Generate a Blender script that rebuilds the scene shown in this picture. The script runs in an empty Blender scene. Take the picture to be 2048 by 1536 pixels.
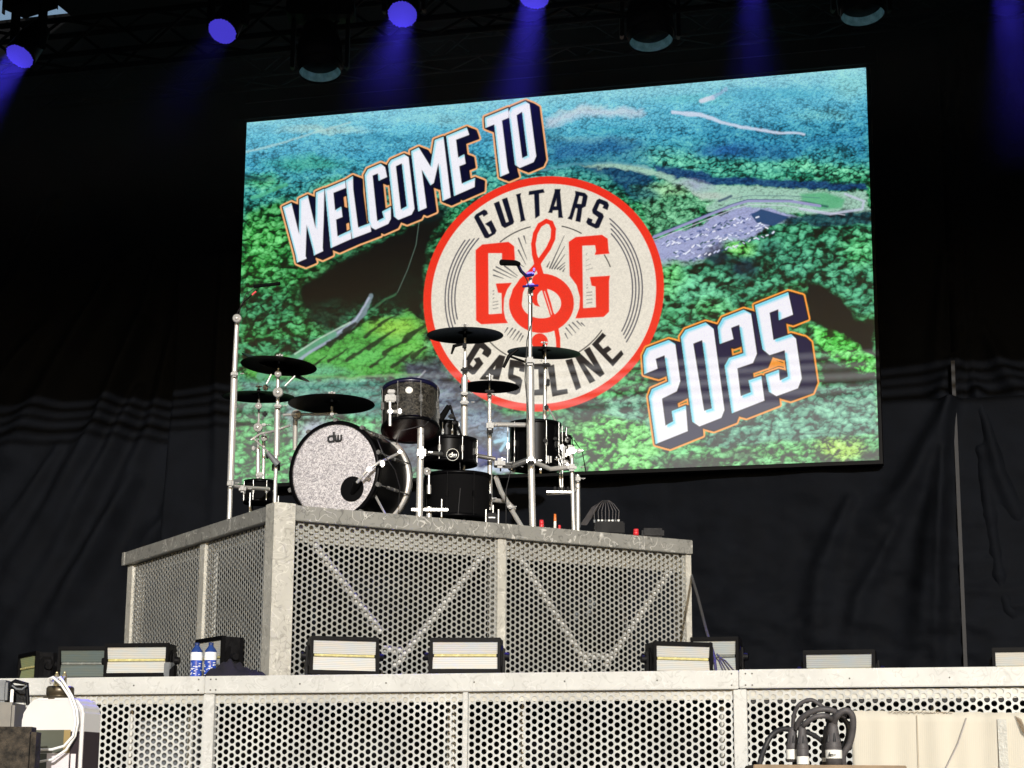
import bpy, bmesh, math, random
import numpy as np
from mathutils import Vector, Matrix
random.seed(7); rng = np.random.default_rng(11)
sc = bpy.context.scene
col = sc.collection

# ------------------------------------------------------------------ camera
FOC, PITCH, ROLL, CAMH = 3884.5, .2142, .0071, 1.5        # focal length in 2048-px units
_c, _s = math.cos(PITCH), math.sin(PITCH)
_R = np.array([[1, 0, 0], [0, -_s, _c], [0, _c, _s]])
_Q = np.array([[math.cos(ROLL), math.sin(ROLL), 0], [-math.sin(ROLL), math.cos(ROLL), 0], [0, 0, 1]]) @ _R
cam_d = bpy.data.cameras.new('camera'); cam = bpy.data.objects.new('camera', cam_d); col.objects.link(cam)
cam_d.sensor_width = 36; cam_d.lens = FOC / 2048 * 36; cam_d.clip_end = 500
_m = Matrix([list(_Q[0]), list(_Q[1]), list(-_Q[2])]).transposed().to_4x4()
_m.translation = (0, 0, CAMH); cam.matrix_world = _m
sc.camera = cam

# ------------------------------------------------------------------ light
SUN_AZ, SUN_EL = math.radians(4), math.radians(12)       # sun stands behind the photographer, a little to the right
to_sun = Vector((math.sin(SUN_AZ) * math.cos(SUN_EL), -math.cos(SUN_AZ) * math.cos(SUN_EL), math.sin(SUN_EL)))
world = bpy.data.worlds.new('World'); sc.world = world; world.use_nodes = True
wn = world.node_tree.nodes; bg = wn['Background']
sky = wn.new('ShaderNodeTexSky'); sky.sky_type = 'NISHITA'; sky.sun_disc = False
sky.sun_elevation = SUN_EL; sky.sun_rotation = math.pi - SUN_AZ
sky.dust_density = 2.0
world.node_tree.links.new(sky.outputs[0], bg.inputs[0]); bg.inputs[1].default_value = .12
sun_d = bpy.data.lights.new('sun', 'SUN'); sun = bpy.data.objects.new('sun', sun_d); col.objects.link(sun)
sun_d.energy = 3.9; sun_d.angle = math.radians(.5); sun_d.color = (1, .985, .96)
sun.rotation_euler = to_sun.to_track_quat('Z', 'Y').to_euler(); sun.location = (0, -20, 20)
sc.view_settings.view_transform = 'Standard'; sc.view_settings.look = 'None'
sc.view_settings.exposure = 0; sc.view_settings.gamma = 1
try: sc.view_settings.use_curve_mapping = False
except Exception: pass
try:
    sc.cycles.use_denoising = True
    sc.cycles.max_bounces = 6; sc.cycles.volume_bounces = 0
except Exception: pass

# ------------------------------------------------------------------ places
def at(x, y, Y):
    """point of the place at distance Y in front of the camera, seen at photo pixel x, y"""
    d = _Q.T @ np.array([(x - 1024) / FOC, (768 - y) / FOC, 1.]); p = np.array([0, 0, CAMH]) + d * Y / d[1]
    return Vector(p)
def onplane(x, y, p0, n):
    d = _Q.T @ np.array([(x - 1024) / FOC, (768 - y) / FOC, 1.]); o = np.array([0, 0, CAMH])
    return Vector(o + d * ((np.array(p0) - o) @ np.array(n)) / (d @ np.array(n)))
def proj(p):
    v = _Q @ (np.array(p) - [0, 0, CAMH]); return 1024 + FOC * v[0] / v[2], 768 - FOC * v[1] / v[2]
YS = -.264
sd = Vector((math.cos(YS), math.sin(YS), 0)); sn = Vector((math.sin(YS), -math.cos(YS), 0))   # along / out of the stage front
YA = .521
ad = Vector((math.cos(YA), math.sin(YA), 0)); an = Vector((math.sin(YA), -math.cos(YA), 0))   # riser front
bd = Vector((-math.sin(YA), math.cos(YA), 0)); bn = -ad                                       # riser left side
Z = Vector((0, 0, 1))
LIP = at(965, 1346, 11.6); LIP.z = 2.271
DECK = 2.262
RT = 3.372                                                # riser floor level

# ------------------------------------------------------------------ materials
def srgb(*c):
    return tuple(((v / 255) / 12.92 if v / 255 <= .04045 else ((v / 255 + .055) / 1.055) ** 2.4) for v in c)
def mat(name, color, rough=.5, metal=0., noise=0., nscale=8., bump=0., bscale=30., emit=None, estr=1., spec=None, alpha=None, trans=None, stretch=None):
    m = bpy.data.materials.new(name); m.use_nodes = True; n = m.node_tree.nodes; l = m.node_tree.links; b = n['Principled BSDF']
    c = tuple(color) + (1,)
    b.inputs['Base Color'].default_value = c; b.inputs['Roughness'].default_value = rough; b.inputs['Metallic'].default_value = metal
    if spec is not None: b.inputs['Specular IOR Level'].default_value = spec
    if trans: b.inputs['Transmission Weight'].default_value = trans
    if emit: b.inputs['Emission Color'].default_value = tuple(emit) + (1,); b.inputs['Emission Strength'].default_value = estr
    tc = n.new('ShaderNodeTexCoord'); src = tc.outputs['Object']
    if stretch:
        mp = n.new('ShaderNodeMapping'); mp.inputs['Scale'].default_value = stretch; l.new(src, mp.inputs[0]); src = mp.outputs[0]
    if noise:
        t = n.new('ShaderNodeTexNoise'); t.inputs['Scale'].default_value = nscale; t.inputs['Detail'].default_value = 6; l.new(src, t.inputs[0])
        r = n.new('ShaderNodeMapRange'); r.inputs[1].default_value = .3; r.inputs[2].default_value = .7
        r.inputs[3].default_value = 1 - noise; r.inputs[4].default_value = 1 + noise * .6; l.new(t.outputs[0], r.inputs[0])
        x = n.new('ShaderNodeVectorMath'); x.operation = 'SCALE'; x.inputs[0].default_value = color; l.new(r.outputs[0], x.inputs['Scale']); l.new(x.outputs[0], b.inputs['Base Color'])
        r2 = n.new('ShaderNodeMapRange'); r2.inputs[3].default_value = max(.05, rough - .12); r2.inputs[4].default_value = min(1, rough + .12); l.new(t.outputs[0], r2.inputs[0]); l.new(r2.outputs[0], b.inputs['Roughness'])
    if bump:
        t = n.new('ShaderNodeTexNoise'); t.inputs['Scale'].default_value = bscale; t.inputs['Detail'].default_value = 5; l.new(src, t.inputs[0])
        bp = n.new('ShaderNodeBump'); bp.inputs['Strength'].default_value = bump; bp.inputs['Distance'].default_value = .01; l.new(t.outputs[0], bp.inputs['Height']); l.new(bp.outputs[0], b.inputs['Normal'])
    return m
def scribble(name, base, light, dark, amount=.5, metal=.35, rough=.42, seed=0., lw=1.):
    """brushed aluminium whose face was ground with loose curls"""
    m = bpy.data.materials.new(name); m.use_nodes = True; n = m.node_tree.nodes; l = m.node_tree.links; b = n['Principled BSDF']
    b.inputs['Metallic'].default_value = metal; b.inputs['Roughness'].default_value = rough
    tc = n.new('ShaderNodeTexCoord')
    def contour(scale, mult, width, off, dist):
        mp = n.new('ShaderNodeMapping'); mp.inputs['Location'].default_value = (off + seed, off * 1.7, off * .6); l.new(tc.outputs['Object'], mp.inputs[0])
        t = n.new('ShaderNodeTexNoise'); t.inputs['Scale'].default_value = scale; t.inputs['Detail'].default_value = 1.2; t.inputs['Distortion'].default_value = dist; l.new(mp.outputs[0], t.inputs[0])
        a = n.new('ShaderNodeMath'); a.operation = 'MULTIPLY'; a.inputs[1].default_value = mult; l.new(t.outputs[0], a.inputs[0])
        f = n.new('ShaderNodeMath'); f.operation = 'FRACT'; l.new(a.outputs[0], f.inputs[0])
        s = n.new('ShaderNodeMath'); s.operation = 'SUBTRACT'; s.inputs[1].default_value = .5; l.new(f.outputs[0], s.inputs[0])
        ab = n.new('ShaderNodeMath'); ab.operation = 'ABSOLUTE'; l.new(s.outputs[0], ab.inputs[0])
        r = n.new('ShaderNodeMapRange'); r.inputs[1].default_value = 0; r.inputs[2].default_value = width * lw; r.inputs[3].default_value = 1; r.inputs[4].default_value = 0; l.new(ab.outputs[0], r.inputs[0])
        g = n.new('ShaderNodeTexNoise'); g.inputs['Scale'].default_value = scale * 1.3; l.new(mp.outputs[0], g.inputs[0])
        gr = n.new('ShaderNodeMapRange'); gr.inputs[1].default_value = .42; gr.inputs[2].default_value = .52; l.new(g.outputs[0], gr.inputs[0])
        mu = n.new('ShaderNodeMath'); mu.operation = 'MULTIPLY'; l.new(r.outputs[0], mu.inputs[0]); l.new(gr.outputs[0], mu.inputs[1])
        return mu.outputs[0]
    n0 = n.new('ShaderNodeTexNoise'); n0.inputs['Scale'].default_value = 5; n0.inputs['Detail'].default_value = 8; l.new(tc.outputs['Object'], n0.inputs[0])
    cr = n.new('ShaderNodeMix'); cr.data_type = 'RGBA'; l.new(n0.outputs[0], cr.inputs['Factor'])
    cr.inputs['A'].default_value = tuple(v * .78 for v in base) + (1,); cr.inputs['B'].default_value = tuple(min(1, v * 1.2) for v in base) + (1,)
    cur = cr.outputs['Result']
    for (sca, mult, wd, off, di, c, am) in ((9, 3.2, .2, 3.1, 1.6, dark, amount), (7, 3.0, .13, 9.7, 2.1, light, amount), (16, 2.2, .2, 5.3, 1.4, dark, amount * .8)):
        k = contour(sca, mult, wd, off, di)
        s = n.new('ShaderNodeMath'); s.operation = 'MULTIPLY'; s.inputs[1].default_value = am; l.new(k, s.inputs[0])
        x = n.new('ShaderNodeMix'); x.data_type = 'RGBA'; l.new(s.outputs[0], x.inputs['Factor']); l.new(cur, x.inputs['A']); x.inputs['B'].default_value = tuple(c) + (1,); cur = x.outputs['Result']
    l.new(cur, b.inputs['Base Color'])
    return m
M = {}
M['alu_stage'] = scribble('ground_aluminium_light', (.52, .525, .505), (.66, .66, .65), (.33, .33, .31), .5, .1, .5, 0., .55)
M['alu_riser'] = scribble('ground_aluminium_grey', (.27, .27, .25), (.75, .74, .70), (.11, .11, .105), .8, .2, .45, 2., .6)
M['alu_post'] = scribble('ground_aluminium_post', (.5, .49, .44), (.75, .74, .68), (.24, .23, .2), .6, .15, .45, 5., .7)
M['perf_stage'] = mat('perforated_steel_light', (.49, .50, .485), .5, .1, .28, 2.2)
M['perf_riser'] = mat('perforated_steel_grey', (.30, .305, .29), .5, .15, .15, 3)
M['inner_alu'] = mat('mill_aluminium', (.5, .49, .44), .5, .2, .2, 6)
M['brace_white'] = mat('bright_brace_tube', (.55, .55, .53), .45, 0, .1, 8)
M['black_deck'] = mat('black_deck_coat', (.012, .012, .013), .7, 0, .3, 4)
M['black'] = mat('black_powder_coat', (.003, .003, .0036), .5, 0, .2, 8, spec=.09)
M['black_matt'] = mat('matt_black', (.003, .003, .0035), .85, spec=.08)
M['black_plastic'] = mat('scuffed_black_plastic', (.006, .006, .007), .5, 0, .4, 25, .2, 80, spec=.12)
M['chrome'] = mat('satin_chrome', (.62, .61, .585), .33, .5)
M['clamp_metal'] = mat('greyed_clamp_metal', (.20, .20, .195), .5, .5, .5, 60)
M['chrome2'] = mat('polished_chrome', (.42, .42, .41), .3, .85)
M['cymbal'] = mat('black_lathed_bronze', (.004, .004, .0045), .4, .0, .3, 60, spec=.15)
M['shell'] = mat('black_drum_lacquer', (.002, .002, .0025), .35, spec=.07)
M['blue_violet'] = mat('blue_violet_clamp', (.03, .02, .3), .4, .3)  # one even blue violet tone for the boom and clamps
M['hoop_blue'] = mat('black_hoop_blue_tint', (.006, .006, .028), .3)
M['rubber'] = mat('cable_rubber', (.018, .018, .02), .55)
M['rubber_worn'] = mat('worn_cable_rubber', (.07, .065, .068), .6, 0, .25, 30)
M['white_pl'] = mat('white_plastic', (.78, .78, .74), .4)
M['red'] = mat('red_plastic', (.6, .03, .04), .4)
M['orange'] = mat('orange_plastic', (.7, .18, .04), .4)
M['navy_cloth'] = mat('dark_navy_cloth', (.006, .005, .016), .95, 0, .5, 12, .5, 40)
M['grey_pl'] = mat('grey_plastic', (.13, .14, .15), .5, 0, .3, 14, .1)

def speckle(name, c0, c1, scale, rough=.4, metal=0.):
    m = bpy.data.materials.new(name); m.use_nodes = True; n = m.node_tree.nodes; l = m.node_tree.links; b = n['Principled BSDF']
    b.inputs['Roughness'].default_value = rough; b.inputs['Metallic'].default_value = metal
    tc = n.new('ShaderNodeTexCoord'); v = n.new('ShaderNodeTexVoronoi'); v.inputs['Scale'].default_value = scale; l.new(tc.outputs['Object'], v.inputs[0])
    t = n.new('ShaderNodeTexNoise'); t.inputs['Scale'].default_value = scale * .35; t.inputs['Detail'].default_value = 4; l.new(tc.outputs['Object'], t.inputs[0])
    bw = n.new('ShaderNodeSeparateColor'); l.new(v.outputs['Color'], bw.inputs[0])
    a = n.new('ShaderNodeMath'); a.operation = 'ADD'; l.new(bw.outputs[0], a.inputs[0]); l.new(t.outputs[0], a.inputs[1])
    r = n.new('ShaderNodeMapRange'); r.inputs[1].default_value = .55; r.inputs[2].default_value = 1.45; l.new(a.outputs[0], r.inputs[0])
    x = n.new('ShaderNodeMix'); x.data_type = 'RGBA'; x.inputs['A'].default_value = tuple(c0) + (1,); x.inputs['B'].default_value = tuple(c1) + (1,); l.new(r.outputs[0], x.inputs['Factor']); l.new(x.outputs['Result'], b.inputs['Base Color'])
    return m
M['glitter'] = speckle('silver_glitter_head', (.24, .23, .25), (.64, .62, .64), 150)
M['sparkle'] = speckle('dark_sparkle_wrap', (.003, .003, .003), (.065, .06, .05), 110, .3)
M['head_red'] = mat('dark_red_clear_head', (.035, .008, .01), .25)

# ------------------------------------------------------------------ mesh helpers
class MB:
    def __init__(s): s.v = []; s.f = []; s.sm = []
    def add(s, vs, fs, smooth=False):
        o = len(s.v); s.v += [tuple(v) for v in vs]; s.f += [tuple(i + o for i in f) for f in fs]; s.sm += [smooth] * len(fs); return s
    def box(s, c, size, X=(1, 0, 0), Y=(0, 1, 0), Zv=(0, 0, 1), bev=0.):
        c = Vector(c); X = Vector(X); Y = Vector(Y); Zv = Vector(Zv); hx, hy, hz = [q / 2 for q in size]
        if bev <= 0:
            vs = [c + X * a * hx + Y * b * hy + Zv * d * hz for a in (-1, 1) for b in (-1, 1) for d in (-1, 1)]
            return s.add(vs, [(0, 1, 3, 2), (4, 6, 7, 5), (0, 4, 5, 1), (2, 3, 7, 6), (0, 2, 6, 4), (1, 5, 7, 3)])
        # chamfered in all three directions
        bm = bmesh.new(); bmesh.ops.create_cube(bm, size=1)
        for v in bm.verts: v.co = Vector((v.co.x * size[0], v.co.y * size[1], v.co.z * size[2]))
        bmesh.ops.bevel(bm, geom=list(bm.edges), offset=bev, segments=2, affect='EDGES')
        bm.verts.index_update()
        vs = [c + X * v.co.x + Y * v.co.y + Zv * v.co.z for v in bm.verts]; fs = [tuple(v.index for v in f.verts) for f in bm.faces]; bm.free()
        return s.add(vs, fs)
    def cyl(s, p0, p1, r0, r1=None, n=12, cap=True):
        p0 = Vector(p0); p1 = Vector(p1); r1 = r0 if r1 is None else r1; d = (p1 - p0).normalized()
        u = d.orthogonal().normalized(); w = d.cross(u)
        vs = []
        for p, r in ((p0, r0), (p1, r1)):
            vs += [p + (u * math.cos(2 * math.pi * i / n) + w * math.sin(2 * math.pi * i / n)) * r for i in range(n)]
        s.add(vs, [(i, (i + 1) % n, n + (i + 1) % n, n + i) for i in range(n)], True)
        if cap: s.add(vs[:n], [tuple(range(n - 1, -1, -1))]); s.add(vs[n:], [tuple(range(n))])
        return s
    def tube(s, pts, r, n=8, cap=True):
        pts = [Vector(p) for p in pts]; rs = r if isinstance(r, (list, tuple)) else [r] * len(pts)
        rings = []; u = None
        for i, p in enumerate(pts):
            d = (pts[min(i + 1, len(pts) - 1)] - pts[max(i - 1, 0)]).normalized()
            u = d.orthogonal().normalized() if u is None else (u - d * u.dot(d)).normalized()
            w = d.cross(u)
            rings.append([p + (u * math.cos(2 * math.pi * k / n) + w * math.sin(2 * math.pi * k / n)) * rs[i] for k in range(n)])
        vs = [v for g in rings for v in g]; fs = []
        for i in range(len(pts) - 1):
            fs += [(i * n + k, i * n + (k + 1) % n, (i + 1) * n + (k + 1) % n, (i + 1) * n + k) for k in range(n)]
        s.add(vs, fs, True)
        if cap: s.add(rings[0], [tuple(range(n - 1, -1, -1))]); s.add(rings[-1], [tuple(range(n))])
        return s
    def lathe(s, prof, c, axis=(0, 0, 1), n=32, smooth=True, ref=None, close=True):
        """prof: list of (radius, height along axis)"""
        c = Vector(c); d = Vector(axis).normalized(); u = (Vector(ref) - d * Vector(ref).dot(d)).normalized() if ref is not None else d.orthogonal().normalized(); w = d.cross(u)
        vs = [c + d * h + (u * math.cos(2 * math.pi * k / n) + w * math.sin(2 * math.pi * k / n)) * r for r, h in prof for k in range(n)]
        fs = [(i * n + k, i * n + (k + 1) % n, (i + 1) * n + (k + 1) % n, (i + 1) * n + k) for i in range(len(prof) - 1) for k in range(n)]
        return s.add(vs, fs, smooth)
    def sphere(s, c, r, n=12, sc3=(1, 1, 1)):
        prof = [(max(1e-5, r * math.sin(math.pi * i / n)), -r * math.cos(math.pi * i / n)) for i in range(n + 1)]
        return s.lathe(prof, c, (0, 0, 1), n)
    def ring(s, c, axis, R, r, n=40, m=8, sq=None):
        prof = [(R + r * math.cos(2 * math.pi * k / m), (sq or r) * math.sin(2 * math.pi * k / m)) for k in range(m + 1)]
        return s.lathe(prof, c, axis, n)
def base_loc(o):
    v = Vector((0, 0, 0))
    while o is not None: v = v + o.location; o = o.parent
    return v
def build(mb, name, m, parent=None, world=True, **props):
    """world=True: the MB holds place coordinates; they are made relative to the parent chain"""
    me = bpy.data.meshes.new(name); off = base_loc(parent) if (world and parent) else Vector((0, 0, 0))
    me.from_pydata([tuple(Vector(v) - off) for v in mb.v], [], mb.f)
    me.polygons.foreach_set('use_smooth', mb.sm); me.materials.append(m if not isinstance(m, str) else M[m])
    me.update(); o = bpy.data.objects.new(name, me); col.objects.link(o); o.parent = parent
    for k, v in props.items(): o[k] = v
    return o
def thing(name, label, cat, loc=(0, 0, 0), group=None, rz=0.):
    o = bpy.data.objects.new(name, None); col.objects.link(o); o.empty_display_size = .1
    o.location = loc; o.rotation_euler = (0, 0, rz); o['label'] = label; o['category'] = cat
    if group: o['group'] = group
    return o
def tag(o, label, cat, group=None):
    o['label'] = label; o['category'] = cat
    if group: o['group'] = group
    return o
def copy_tree(o, parent=None, loc=None, rz=None, label=None):
    kids = [c for c in bpy.data.objects if c.parent == o]
    c = o.copy(); col.objects.link(c); c.parent = parent
    if loc is not None: c.location = loc
    if rz is not None: c.rotation_euler.z = rz
    if label: c['label'] = label
    for k in kids: copy_tree(k, c)
    return c
def strokes(paths, width, c, X, Y, N, depth=.002):
    """flat raised lettering: each path a list of 2-D points swept as a ribbon of given width"""
    mb = MB(); c = Vector(c); X = Vector(X); Y = Vector(Y); N = Vector(N)
    for P in paths:
        for (a, b) in zip(P[:-1], P[1:]):
            a = Vector(a); b = Vector(b); d = (b - a).normalized(); e = Vector((-d.y, d.x)) * width / 2; a2 = a - d * width * .35; b2 = b + d * width * .35
            q = [a2 + e, a2 - e, b2 - e, b2 + e]
            vs = [c + X * v.x + Y * v.y + N * h for h in (0, depth) for v in q]
            mb.add(vs, [(4, 5, 6, 7), (0, 1, 5, 4), (1, 2, 6, 5), (2, 3, 7, 6), (3, 0, 4, 7)])
    return mb
DW = [[(-.1, .5), (-.1, -.5), (-.72, -.5), (-.9, -.35), (-.9, -.05), (-.72, .1), (-.1, .1)],
      [(.15, .1), (.15, -.35), (.3, -.5), (.5, -.5), (.55, -.4), (.55, .1)], [(.55, -.4), (.65, -.5), (.85, -.5), (1., -.35), (1., .1)]]

# ================================================================== ground and stage
g = MB(); g.box((0, 0, -.05), (900, 900, .1)); build(g, 'ground', mat('worn_asphalt', (.06, .06, .058), .9, 0, .3, 2, .3, 20), kind='structure')

def perf(Wd, Ht, dx, dy, r, name, n=12, th=.003):
    """perforated sheet in local X/Z, origin at its lower left corner, holes in a staggered grid"""
    nc = int(Wd // dx); nr = int(Ht // dy) + 1; mx = (Wd - nc * dx) / 2
    ang = []
    a0 = math.atan2(dy / 2, dx / 2)
    cs = [a0, math.pi - a0, math.pi + a0, 2 * math.pi - a0]
    for i in range(4):
        A = cs[i]; B = cs[(i + 1) % 4] + (2 * math.pi if i == 3 else 0)
        for k in range(n // 4): ang.append(A + (B - A) * k / (n // 4))
    ang = np.array(ang); ca, sa = np.cos(ang), np.sin(ang)
    t = np.minimum((dx / 2) / np.maximum(abs(ca), 1e-9), (dy / 2) / np.maximum(abs(sa), 1e-9))
    ci = np.stack([ca * r, np.zeros(n), sa * r], 1); ou = np.stack([ca * t, np.zeros(n), sa * t], 1)
    V = []; F = []; o = 0
    for c in range(nc):
        for q in range(-1, nr + 1):
            cx = mx + (c + .5) * dx; cz = (q + .5) * dy + (dy / 2 if c % 2 else 0)
            lo, hi = cz - dy / 2, cz + dy / 2
            if hi <= 0 or lo >= Ht: continue
            O = ou + [cx, 0, cz]; C = ci + [cx, 0, cz]; O[:, 2] = np.clip(O[:, 2], 0, Ht); C[:, 2] = np.clip(C[:, 2], 0, Ht)
            B = C + [0, th, 0]
            V += [O, C, B]
            F += [(o + i, o + n + i, o + n + (i + 1) % n, o + (i + 1) % n) for i in range(n)]
            F += [(o + n + i, o + 2 * n + i, o + 2 * n + (i + 1) % n, o + n + (i + 1) % n) for i in range(n)]
            o += 3 * n
    for x0, x1 in ((0, mx), (Wd - mx, Wd)):
        if x1 - x0 > 1e-4:
            V.append(np.array([[x0, 0, 0], [x1, 0, 0], [x1, 0, Ht], [x0, 0, Ht]])); F.append((o, o + 1, o + 2, o + 3)); o += 4
    me = bpy.data.meshes.new(name); me.from_pydata(np.concatenate(V).tolist(), [], F); me.update(); return me
def place_panel(me, m, parent, origin, X, name='perforated_panel'):
    if not me.materials: me.materials.append(M[m])
    o = bpy.data.objects.new(name, me); col.objects.link(o); o.parent = parent
    o.location = Vector(origin) - base_loc(parent); o.rotation_euler = (0, 0, math.atan2(X.y, X.x)); return o

def lipu(px): # distance along the lip of a pixel column
    return (onplane(px, 1350, LIP, sn) - LIP).dot(sd)
stage = thing('stage', 'wide stage front of pale ground aluminium beams and perforated steel panels', 'stage', LIP - Z * LIP.z)
UL, UR = -4.1, 4.0
J1, J2 = lipu(410), lipu(1477)
BH = .106
# deck behind the lip (right hand section lies lower)
for (u0, u1, zz) in ((-9, J2, DECK), (J2 + .002, 9, DECK - .115)):
    d = MB(); d.box(LIP - Z * LIP.z + sd * (u0 + u1) / 2 - sn * 4.06 + Z * (zz - .03), (u1 - u0, 8.0, .06), sd, -sn, Z); build(d, 'deck', 'black_deck', stage)
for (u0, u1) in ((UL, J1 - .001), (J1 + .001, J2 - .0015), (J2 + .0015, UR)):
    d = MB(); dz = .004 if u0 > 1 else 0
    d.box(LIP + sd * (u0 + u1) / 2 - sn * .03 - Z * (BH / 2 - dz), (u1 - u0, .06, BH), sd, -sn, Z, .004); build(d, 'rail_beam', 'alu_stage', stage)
posts = [lipu(417) , lipu(929), lipu(1478)]
pw = [.07, .03, .075]
ph = .9
for u, w in list(zip(posts, pw)) + [(UL + .05, .07), (UR - .05, .07), (lipu(40), .05)]:
    d = MB(); d.box(LIP + sd * u - sn * .045 - Z * (BH + .001 + ph / 2), (w, .05, ph), sd, -sn, Z, .003); build(d, 'post', 'alu_stage', stage)
spans = []
edges = sorted([UL] + posts + [UR])
for a, b in zip(edges[:-1], edges[1:]):
    me = perf(b - a, .85, .0382, .0436, .0166, 'perforated_panel')
    place_panel(me, 'perf_stage', stage, LIP + sd * a - sn * .048 - Z * (BH + .852), sd)
d = MB(); d.box(LIP - sn * .086 - Z * (BH + .030) + sd * 0, (8, .06, .056), sd, -sn, Z); build(d, 'inner_beam', 'inner_alu', stage)
for u in (lipu(225), lipu(345), lipu(872), lipu(880), lipu(1428), lipu(1020), lipu(1860)):
    d = MB(); d.cyl(LIP - sn * .3 + sd * u - Z * (BH + .06), LIP - sn * .3 + sd * u - Z * (BH + .95), .02); build(d, 'leg', 'inner_alu', stage)
d = MB(); d.box(LIP - sn * .9 - Z * 1.2 - sn * 0, (18, .02, 2.0), sd, -sn, Z); build(d, 'skirt', 'black_matt', stage)
# clutter lying in the dark behind the perforated front
d = MB(); d.box(LIP + sd * lipu(290) - sn * .5 - Z * .42, (.42, .3, .36), sd, -sn, Z, .02); bx = build(d, 'storage_box', 'grey_pl'); tag(bx, 'grey box standing behind the holes of the leftmost front panel', 'box')

M['bolt'] = mat('dull_bolt', (.12, .12, .11), .4, .6)
d = MB()
for u in [UL + .2 + .55 * k for k in range(15)] + [J1 - .04, J1 + .04, J2 - .04, J2 + .04]:
    for zz in ((-.02, -.085) if abs(u - J1) < .1 or abs(u - J2) < .1 else (-.053,)): d.cyl(LIP + sd * u + Z * zz - sn * .002, LIP + sd * u + Z * zz + sn * .004, .005, n=8)
build(d, 'bolt', 'bolt', stage, kind='stuff')

# ================================================================== drum riser
RC = at(601, 1009, 12.3); RC.z = RT                       # front top corner right of the corner post
corner = RC - ad * .175
riser = thing('drum_riser', 'tall drum riser with grey ground aluminium rails and perforated sides turned corner forward', 'drum riser', (corner.x, corner.y, DECK))
LA, LB = 3.235, 2.96
RH = .098
zb = DECK + .004
d = MB(); d.box(corner + ad * .07 + bd * .07 + Z * (-(RT - zb) / 2 + .004), (.146, .146, RT - zb + .008), ad, bd, Z, .004); build(d, 'corner_post', 'alu_post', riser)
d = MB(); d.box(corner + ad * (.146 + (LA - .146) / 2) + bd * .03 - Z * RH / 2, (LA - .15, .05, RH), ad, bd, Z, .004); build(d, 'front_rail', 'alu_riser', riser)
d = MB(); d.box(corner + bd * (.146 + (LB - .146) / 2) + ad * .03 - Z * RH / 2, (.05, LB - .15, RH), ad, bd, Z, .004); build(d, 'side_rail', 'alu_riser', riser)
d = MB(); d.box(corner + ad * (LA / 2 + .05) + bd * (LB / 2 + .05) - Z * .036, (LA - .12, LB - .12, .05), ad, bd, Z); build(d, 'deck', 'black_deck', riser)
for a_, b_ in ((.0, LB), ):
    d = MB(); d.box(corner + ad * LA / 2 + bd * (LB - .03) - Z * RH / 2, (LA, .05, RH), ad, bd, Z); build(d, 'back_rail', 'alu_riser', riser)
d = MB(); d.box(corner + ad * (LA - .03) + bd * (LB / 2) - Z * RH / 2, (.05, LB - .2, RH), ad, bd, Z); build(d, 'back_rail', 'alu_riser', riser)
hp = RT - RH - zb - .002
def apx(px, py=1150): return (onplane(px, py, corner + bd * .03, an) - corner).dot(ad)
def bpx(px, py=1180): return (onplane(px, py, corner + ad * .03, bn) - corner).dot(bd)
fr_posts = [(apx(1005), .062), (apx(1379), .045)]
sd_posts = [(bpx(399), .1), (bpx(256), .11)]
for a_, w in fr_posts:
    d = MB(); d.box(corner + ad * a_ + bd * .05 - Z * (RH + .001 + hp / 2), (w, .025, hp), ad, bd, Z, .002); build(d, 'post', 'alu_post', riser)
    d = MB(); d.box(corner + ad * (a_ - .0) + bd * .125 - Z * (RH + .001 + hp / 2), (w, .11, hp), ad, bd, Z, .002); build(d, 'inner_post', 'inner_alu', riser)
for b_, w in sd_posts:
    d = MB(); d.box(corner + bd * b_ + ad * .05 - Z * (RH + .001 + hp / 2), (.025, w, hp), ad, bd, Z, .002); build(d, 'post', 'alu_post', riser)
    d = MB(); d.box(corner + bd * b_ + ad * .105 - Z * (RH + .001 + hp / 2), (.07, w, hp), ad, bd, Z, .002); build(d, 'inner_post', 'inner_alu', riser)
ppos = sorted([.146] + [a for a, _ in fr_posts])
for a, b in zip(ppos[:-1], ppos[1:]):
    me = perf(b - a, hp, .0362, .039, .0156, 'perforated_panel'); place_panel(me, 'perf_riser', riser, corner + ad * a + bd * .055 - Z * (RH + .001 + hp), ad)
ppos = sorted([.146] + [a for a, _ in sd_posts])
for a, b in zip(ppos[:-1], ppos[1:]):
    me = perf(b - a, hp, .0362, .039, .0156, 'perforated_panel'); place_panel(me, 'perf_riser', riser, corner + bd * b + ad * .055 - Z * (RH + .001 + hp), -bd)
for nm_, c_, sz_ in (('dark_backing', corner + ad * (LA / 2 + .2) + bd * .6 - Z * .62, (LA - .75, .01, 1.05)), ('dark_backing', corner + ad * .55 + bd * (LB / 2 + .3) - Z * .62, (.01, LB - .7, 1.05))):
    d = MB(); d.box(c_, sz_, ad, bd, Z); build(d, nm_, 'black_matt', riser)  # added black sheets that keep the interior dark behind the holes
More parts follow.
